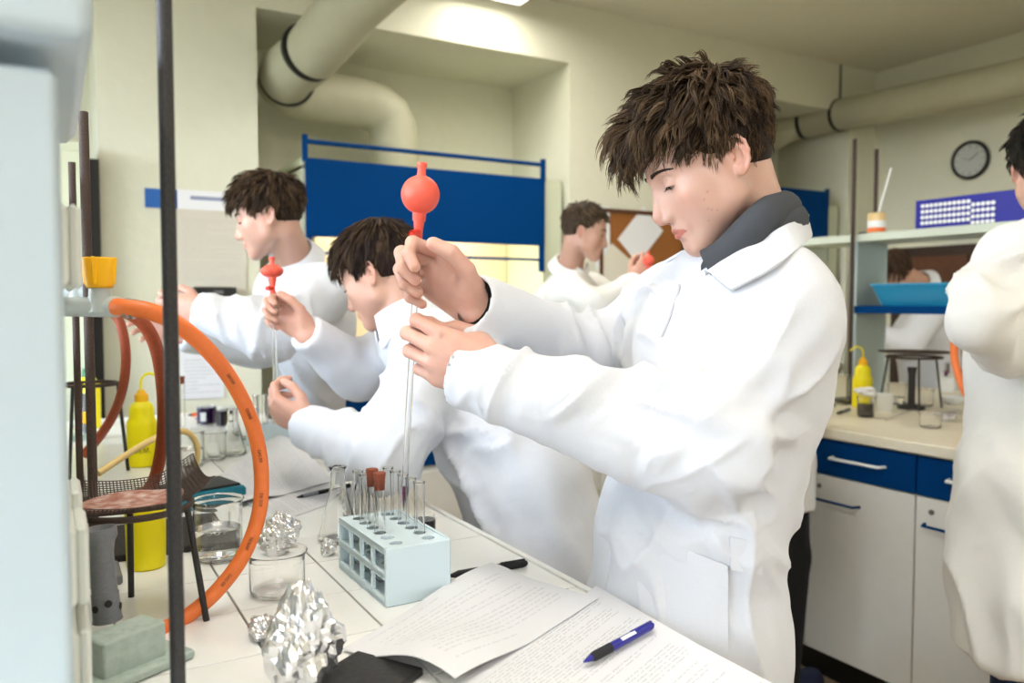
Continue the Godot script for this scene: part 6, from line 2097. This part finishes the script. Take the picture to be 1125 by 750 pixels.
	put("rod", shape().tube(PackedVector3Array([Vector3(0, 0.005, 0), Vector3(0, 0.36, 0)]), 0.009, 10), M.rust, rd)
	put("base_plate", shape().box(Vector3(0, 0.006, 0), Vector3(0.08, 0.012, 0.1)), M.iron, rd)
	var r2 := thing("retort_stand", Vector3(2.93, 0.9, -2.23), "tall thin dark stand rod rising past the shelf upright", "stand")
	put("rod", shape().tube(PackedVector3Array([Vector3(0, 0.005, 0), Vector3(0, 1.10, 0)]), 0.009, 10), M.rust, r2)
	put("base_plate", shape().box(Vector3(-0.03, 0.006, 0), Vector3(0.1, 0.012, 0.1)), M.iron, r2)
	var cr := thing("plastic_crate", Vector3(3.07, y, -1.72), "dark blue crate full of white tubes on the top shelf", "crate")
	var cs := shape()
	for sx in [-1, 1]: cs.box(Vector3(sx * 0.105, 0.055, 0), Vector3(0.006, 0.11, 0.50))
	for sz in [-1, 1]: cs.box(Vector3(0, 0.055, sz * 0.25), Vector3(0.21, 0.11, 0.006))
	cs.box(Vector3(0, 0.004, 0), Vector3(0.21, 0.008, 0.5))
	put("tub", cs, M.crate, cr)
	var white := shape()
	var wave := []
	for row in 4:
		for k in 16:
			var yy := 0.02 + row * 0.022 - (0.014 if k > 10 else 0.0)
			white.tube(PackedVector3Array([Vector3(-0.112, yy, -0.22 + k * 0.018), Vector3(-0.100, yy, -0.22 + k * 0.018)]), 0.0075, 10)
	var wo := put("white_tube_ends", white, M.print, cr)
	wo.set_meta("kind", "stuff")
	var bx := thing("cardboard_box", Vector3(3.09, y, -1.16), "pale box on the top shelf beside the right-hand head", "box")
	put("carton", shape().box(Vector3(0, 0.11, 0), Vector3(0.2, 0.22, 0.24), Basis.IDENTITY, 0.004), M.hood, bx)
	put("lid", shape().box(Vector3(0, 0.222, 0), Vector3(0.206, 0.012, 0.246), Basis.IDENTITY, 0.003), M.cream_paper, bx)


func pen_label() -> void:
	# the white printed patch on the blue pen's barrel
	var a: Vector3 = Vector3(0.5179, 0.9115, -0.7376)
	var b: Vector3 = Vector3(0.6560, 0.9110, -0.7822)
	var d := (b - a).normalized()
	var side := Vector3(-0.35, 0.75, 0.55)
	side = (side - d * side.dot(d)).normalized()
	var o := get_node("ball_pen")
	var c := (b - a) * 0.60 + side * 0.0052
	put("white_print", shape().box(c, Vector3(0.0045, 0.0012, 0.03), Basis(side.cross(d), side, d)), M.print, o)

func hit(f: Field, from: Vector3, dir: Vector3) -> Vector3:
	# first point of a solid met from a point in a direction
	var all := PackedInt32Array()
	for i in f.kind.size(): all.append(i)
	var p := from
	for i in 160:
		var e := f.eval(p, all)
		if e < 0.0006: break
		p += dir * maxf(e * 0.7, 0.0005)
	return p

func on_coat(f: Field, p: Vector3, off: float) -> Vector3:
	# the point of the coat under p as seen from the middle of the room, lifted off the cloth
	var from := Vector3(0, 1.32, 0)
	var d := (p - from).normalized()
	var q := hit(f, from + d * 0.5, d)
	return (p if q.distance_to(p) > 0.4 else q) - d * off

func strip(d: Dictionary, called: String, left: Array, right: Array, off: float, thick: float) -> void:
	var o := Vector3(d.hip.x, 0, d.hip.z)
	var a := spline(left, 6)
	var b := spline(right, 6)
	var rows := []
	for i in a.size():
		var line := []
		for k in 6: line.append(on_coat(d.fcoat, a[i].lerp(b[i], k / 5.0), off))
		rows.append(line)
	var s := shape(o)
	s.sheet(rows, thick)
	if s.nrm[8].dot(Vector3(0, 1.32, 0) - rows[0][0]) < 0.0:
		for r in rows: r.reverse()
		s = shape(o)
		s.sheet(rows, thick)
	put(called, s, coat_mat, d.coat)

func front_boy_details(d: Dictionary) -> void:
	var o := Vector3(d.hip.x, 0, d.hip.z)
	# hood of the grey sweater round the neck
	var t: Node3D = d.coat.get_parent()
	var hood := shape(o)
	hood.tube(spline([Vector3(0.7824, 1.3697, -0.8233), Vector3(0.7970, 1.3840, -0.8041), Vector3(0.8217, 1.4155, -0.7859), Vector3(0.8563, 1.4417, -0.7848), Vector3(0.9146, 1.4576, -0.8099), Vector3(0.9703, 1.4660, -0.8592), Vector3(0.9926, 1.4587, -0.9153), Vector3(0.9691, 1.4286, -0.9502), Vector3(0.9112, 1.3946, -0.9469)], 6), 0.024, 14, true, 0.8)
	hood.tube(spline([Vector3(0.8100, 1.3557, -0.8413), Vector3(0.8178, 1.3701, -0.8145), Vector3(0.8451, 1.3998, -0.7947), Vector3(0.8824, 1.4262, -0.7920), Vector3(0.9449, 1.4399, -0.8261), Vector3(0.9940, 1.4395, -0.8903), Vector3(0.9713, 1.4074, -0.9362), Vector3(0.9108, 1.3684, -0.9342)], 6), 0.027, 14)
	put("sweater_hood", hood, M.hoodie, t)
	var cf := shape(o)
	var wd: Vector3 = (d.cuffs[1] - d.el[1]).normalized()
	cf.tube(PackedVector3Array([d.cuffs[1] - wd * 0.05, d.cuffs[1] + wd * 0.006, d.cuffs[1] + wd * 0.012]), PackedFloat32Array([0.036, 0.036, 0.030]), 18, false)
	put("sweater_cuff", cf, M.black, t)
	# coat collar, folded over
	var fold := [Vector3(0.7815, 1.3637, -0.8292), Vector3(0.7861, 1.3827, -0.7849), Vector3(0.8176, 1.4042, -0.7657), Vector3(0.8703, 1.4251, -0.7701), Vector3(0.9577, 1.4468, -0.8076), Vector3(1.0247, 1.4605, -0.8853), Vector3(1.0257, 1.4496, -0.9592), Vector3(0.9689, 1.4255, -0.9905), Vector3(0.8784, 1.4009, -0.9777)]
	var outer := [Vector3(0.7755, 1.3379, -0.7735), Vector3(0.7858, 1.3537, -0.7396), Vector3(0.8124, 1.3723, -0.7253), Vector3(0.8727, 1.3953, -0.7439), Vector3(0.9638, 1.4151, -0.8023), Vector3(1.0634, 1.4315, -0.8961), Vector3(1.0729, 1.4232, -0.9884), Vector3(1.0018, 1.3998, -1.0279), Vector3(0.8797, 1.3861, -1.0339)]
	var stand := [Vector3(0.8016, 1.3378, -0.8393), Vector3(0.8048, 1.3532, -0.7979), Vector3(0.8373, 1.3742, -0.7804), Vector3(0.8894, 1.3984, -0.7864), Vector3(0.9583, 1.4186, -0.8173), Vector3(1.0164, 1.4261, -0.8882), Vector3(1.0083, 1.4150, -0.9442), Vector3(0.9562, 1.3898, -0.9728), Vector3(0.8826, 1.3692, -0.9735)]
	for i in 4:
		outer[i] = on_coat(d.fcoat, outer[i], 0.012)
		fold[i] = on_coat(d.fcoat, fold[i], 0.014)
	var fs := spline(fold, 4)
	var os := spline(outer, 4)
	var ss := spline(stand, 4)
	var r0 := []
	var r1 := []
	var r2 := []
	var r3 := []
	for i in fs.size():
		r0.append(ss[i])
		r1.append(fs[i])
		r2.append(fs[i].lerp(os[i], 0.12) + (fs[i] - ss[i]) * 0.10)
		r3.append(os[i])
	put("collar", shape(o).sheet([r0, r1, r2, r3], 0.004), coat_mat, d.coat)
	strip(d, "button_placket", [Vector3(0.7218, 1.3598, -0.8576), Vector3(0.7114, 1.3287, -0.8618), Vector3(0.7032, 1.3039, -0.8651), Vector3(0.6940, 1.2778, -0.8690)], [Vector3(0.7462, 1.3449, -0.8427), Vector3(0.7402, 1.3200, -0.8447), Vector3(0.7322, 1.2977, -0.8481), Vector3(0.7240, 1.2729, -0.8514)], 0.006, 0.004)
	strip(d, "button_placket", [Vector3(0.6563, 1.0556, -0.8782), Vector3(0.6467, 1.0184, -0.8816), Vector3(0.6389, 0.9625, -0.8830), Vector3(0.6345, 0.9128, -0.8827), Vector3(0.6316, 0.8383, -0.8802)], [Vector3(0.6735, 1.0556, -0.8683), Vector3(0.6640, 1.0184, -0.8717), Vector3(0.6540, 0.9625, -0.8743), Vector3(0.6485, 0.9128, -0.8747), Vector3(0.6445, 0.8383, -0.8728)], 0.006, 0.004)
	strip(d, "pocket", [Vector3(0.6790, 1.0146, -0.8629), Vector3(0.6879, 0.9377, -0.8534), Vector3(0.6925, 0.8632, -0.8466), Vector3(0.6933, 0.8073, -0.8430)], [Vector3(0.7962, 0.9600, -0.7924), Vector3(0.7950, 0.9128, -0.7904), Vector3(0.7935, 0.8508, -0.7878), Vector3(0.7923, 0.8011, -0.7857)], 0.005, 0.003)
	strip(d, "half_belt", [Vector3(0.7993, 0.9997, -0.7928), Vector3(0.8132, 0.9972, -0.7847), Vector3(0.8271, 0.9923, -0.7764), Vector3(0.8378, 0.9873, -0.7700)], [Vector3(0.7993, 0.9550, -0.7903), Vector3(0.8122, 0.9526, -0.7828), Vector3(0.8261, 0.9501, -0.7746), Vector3(0.8368, 0.9476, -0.7683)], 0.008, 0.005)

const LAMP_ENERGY := 1.62
func _ready() -> void:
	var cam := Camera3D.new()
	cam.name = "camera"
	add_child(cam)
	cam.position = Vector3(0, 1.32, 0)
	cam.rotation = Vector3(deg_to_rad(-2.78), deg_to_rad(-29.9), 0)
	cam.fov = rad_to_deg(2.0 * atan(375.0 / 885.0))
	cam.near = 0.05
	var ca := CameraAttributesPhysical.new()
	ca.frustum_focal_length = 28.3
	ca.frustum_focus_distance = 1.15
	ca.exposure_aperture = 4.2
	cam.attributes = ca
	cam.fov = rad_to_deg(2.0 * atan(375.0 / 885.0))
	var we := WorldEnvironment.new()
	we.name = "environment"
	var e := Environment.new()
	e.background_mode = Environment.BG_SKY
	var sky := Sky.new()
	var sm := ProceduralSkyMaterial.new()
	sm.sky_top_color = Color(0.75, 0.84, 0.95)
	sm.sky_horizon_color = Color(0.92, 0.94, 0.96)
	sm.ground_bottom_color = Color(0.5, 0.5, 0.48)
	sm.ground_horizon_color = Color(0.8, 0.8, 0.78)
	sm.sky_energy_multiplier = 4.4
	sm.ground_energy_multiplier = 2.0
	sky.sky_material = sm
	e.sky = sky
	e.tonemap_mode = Environment.TONE_MAPPER_LINEAR
	e.tonemap_exposure = 1.05
	e.sdfgi_enabled = true
	e.ssao_enabled = true
	e.ssil_enabled = true
	we.environment = e
	add_child(we)
	make_materials()
	room()
	var corner: Vector3 = Vector3(2.1514, 2.8400, -3.6335)
	lamp(corner + Vector3(-0.21, 0, 0.66), Vector2(0.36, 1.28), "fluorescent fitting at the top of the picture over the fume hood")
	for sp in [[Vector3(-1.3, 2.78, -2.2), "fluorescent fitting over the left half of the bench"], [Vector3(0.1, 2.78, -0.75), "unseen fluorescent fitting added to brighten the front end of the bench"], [Vector3(2.6, 2.78, 0.8), "fluorescent fitting over the aisle beside the boy in front"], [Vector3(3.6, 2.78, -0.35), "fluorescent fitting over the island"], [Vector3(-1.0, 2.78, 0.6), "fluorescent fitting left of the lens"], [Vector3(0.6, 2.78, 2.0), "fluorescent fitting behind the lens"], [Vector3(3.6, 2.78, 1.3), "fluorescent fitting behind the island"], [Vector3(-1.0, 2.78, 3.0), "fluorescent fitting by the left-hand window"], [Vector3(2.4, 2.78, 3.2), "fluorescent fitting by the right-hand window"]]:  # the one over the bench end is an unseen lamp added to brighten the tiles
		lamp(sp[0], Vector2(0.36, 1.28), sp[1])
	wall_things()
	furniture()
	foreground()
	far_bench()
	island_things()
	people()
	run_jobs()
	for w in who: build(w[0], w[1])
	front_boy_details(who[0][0])
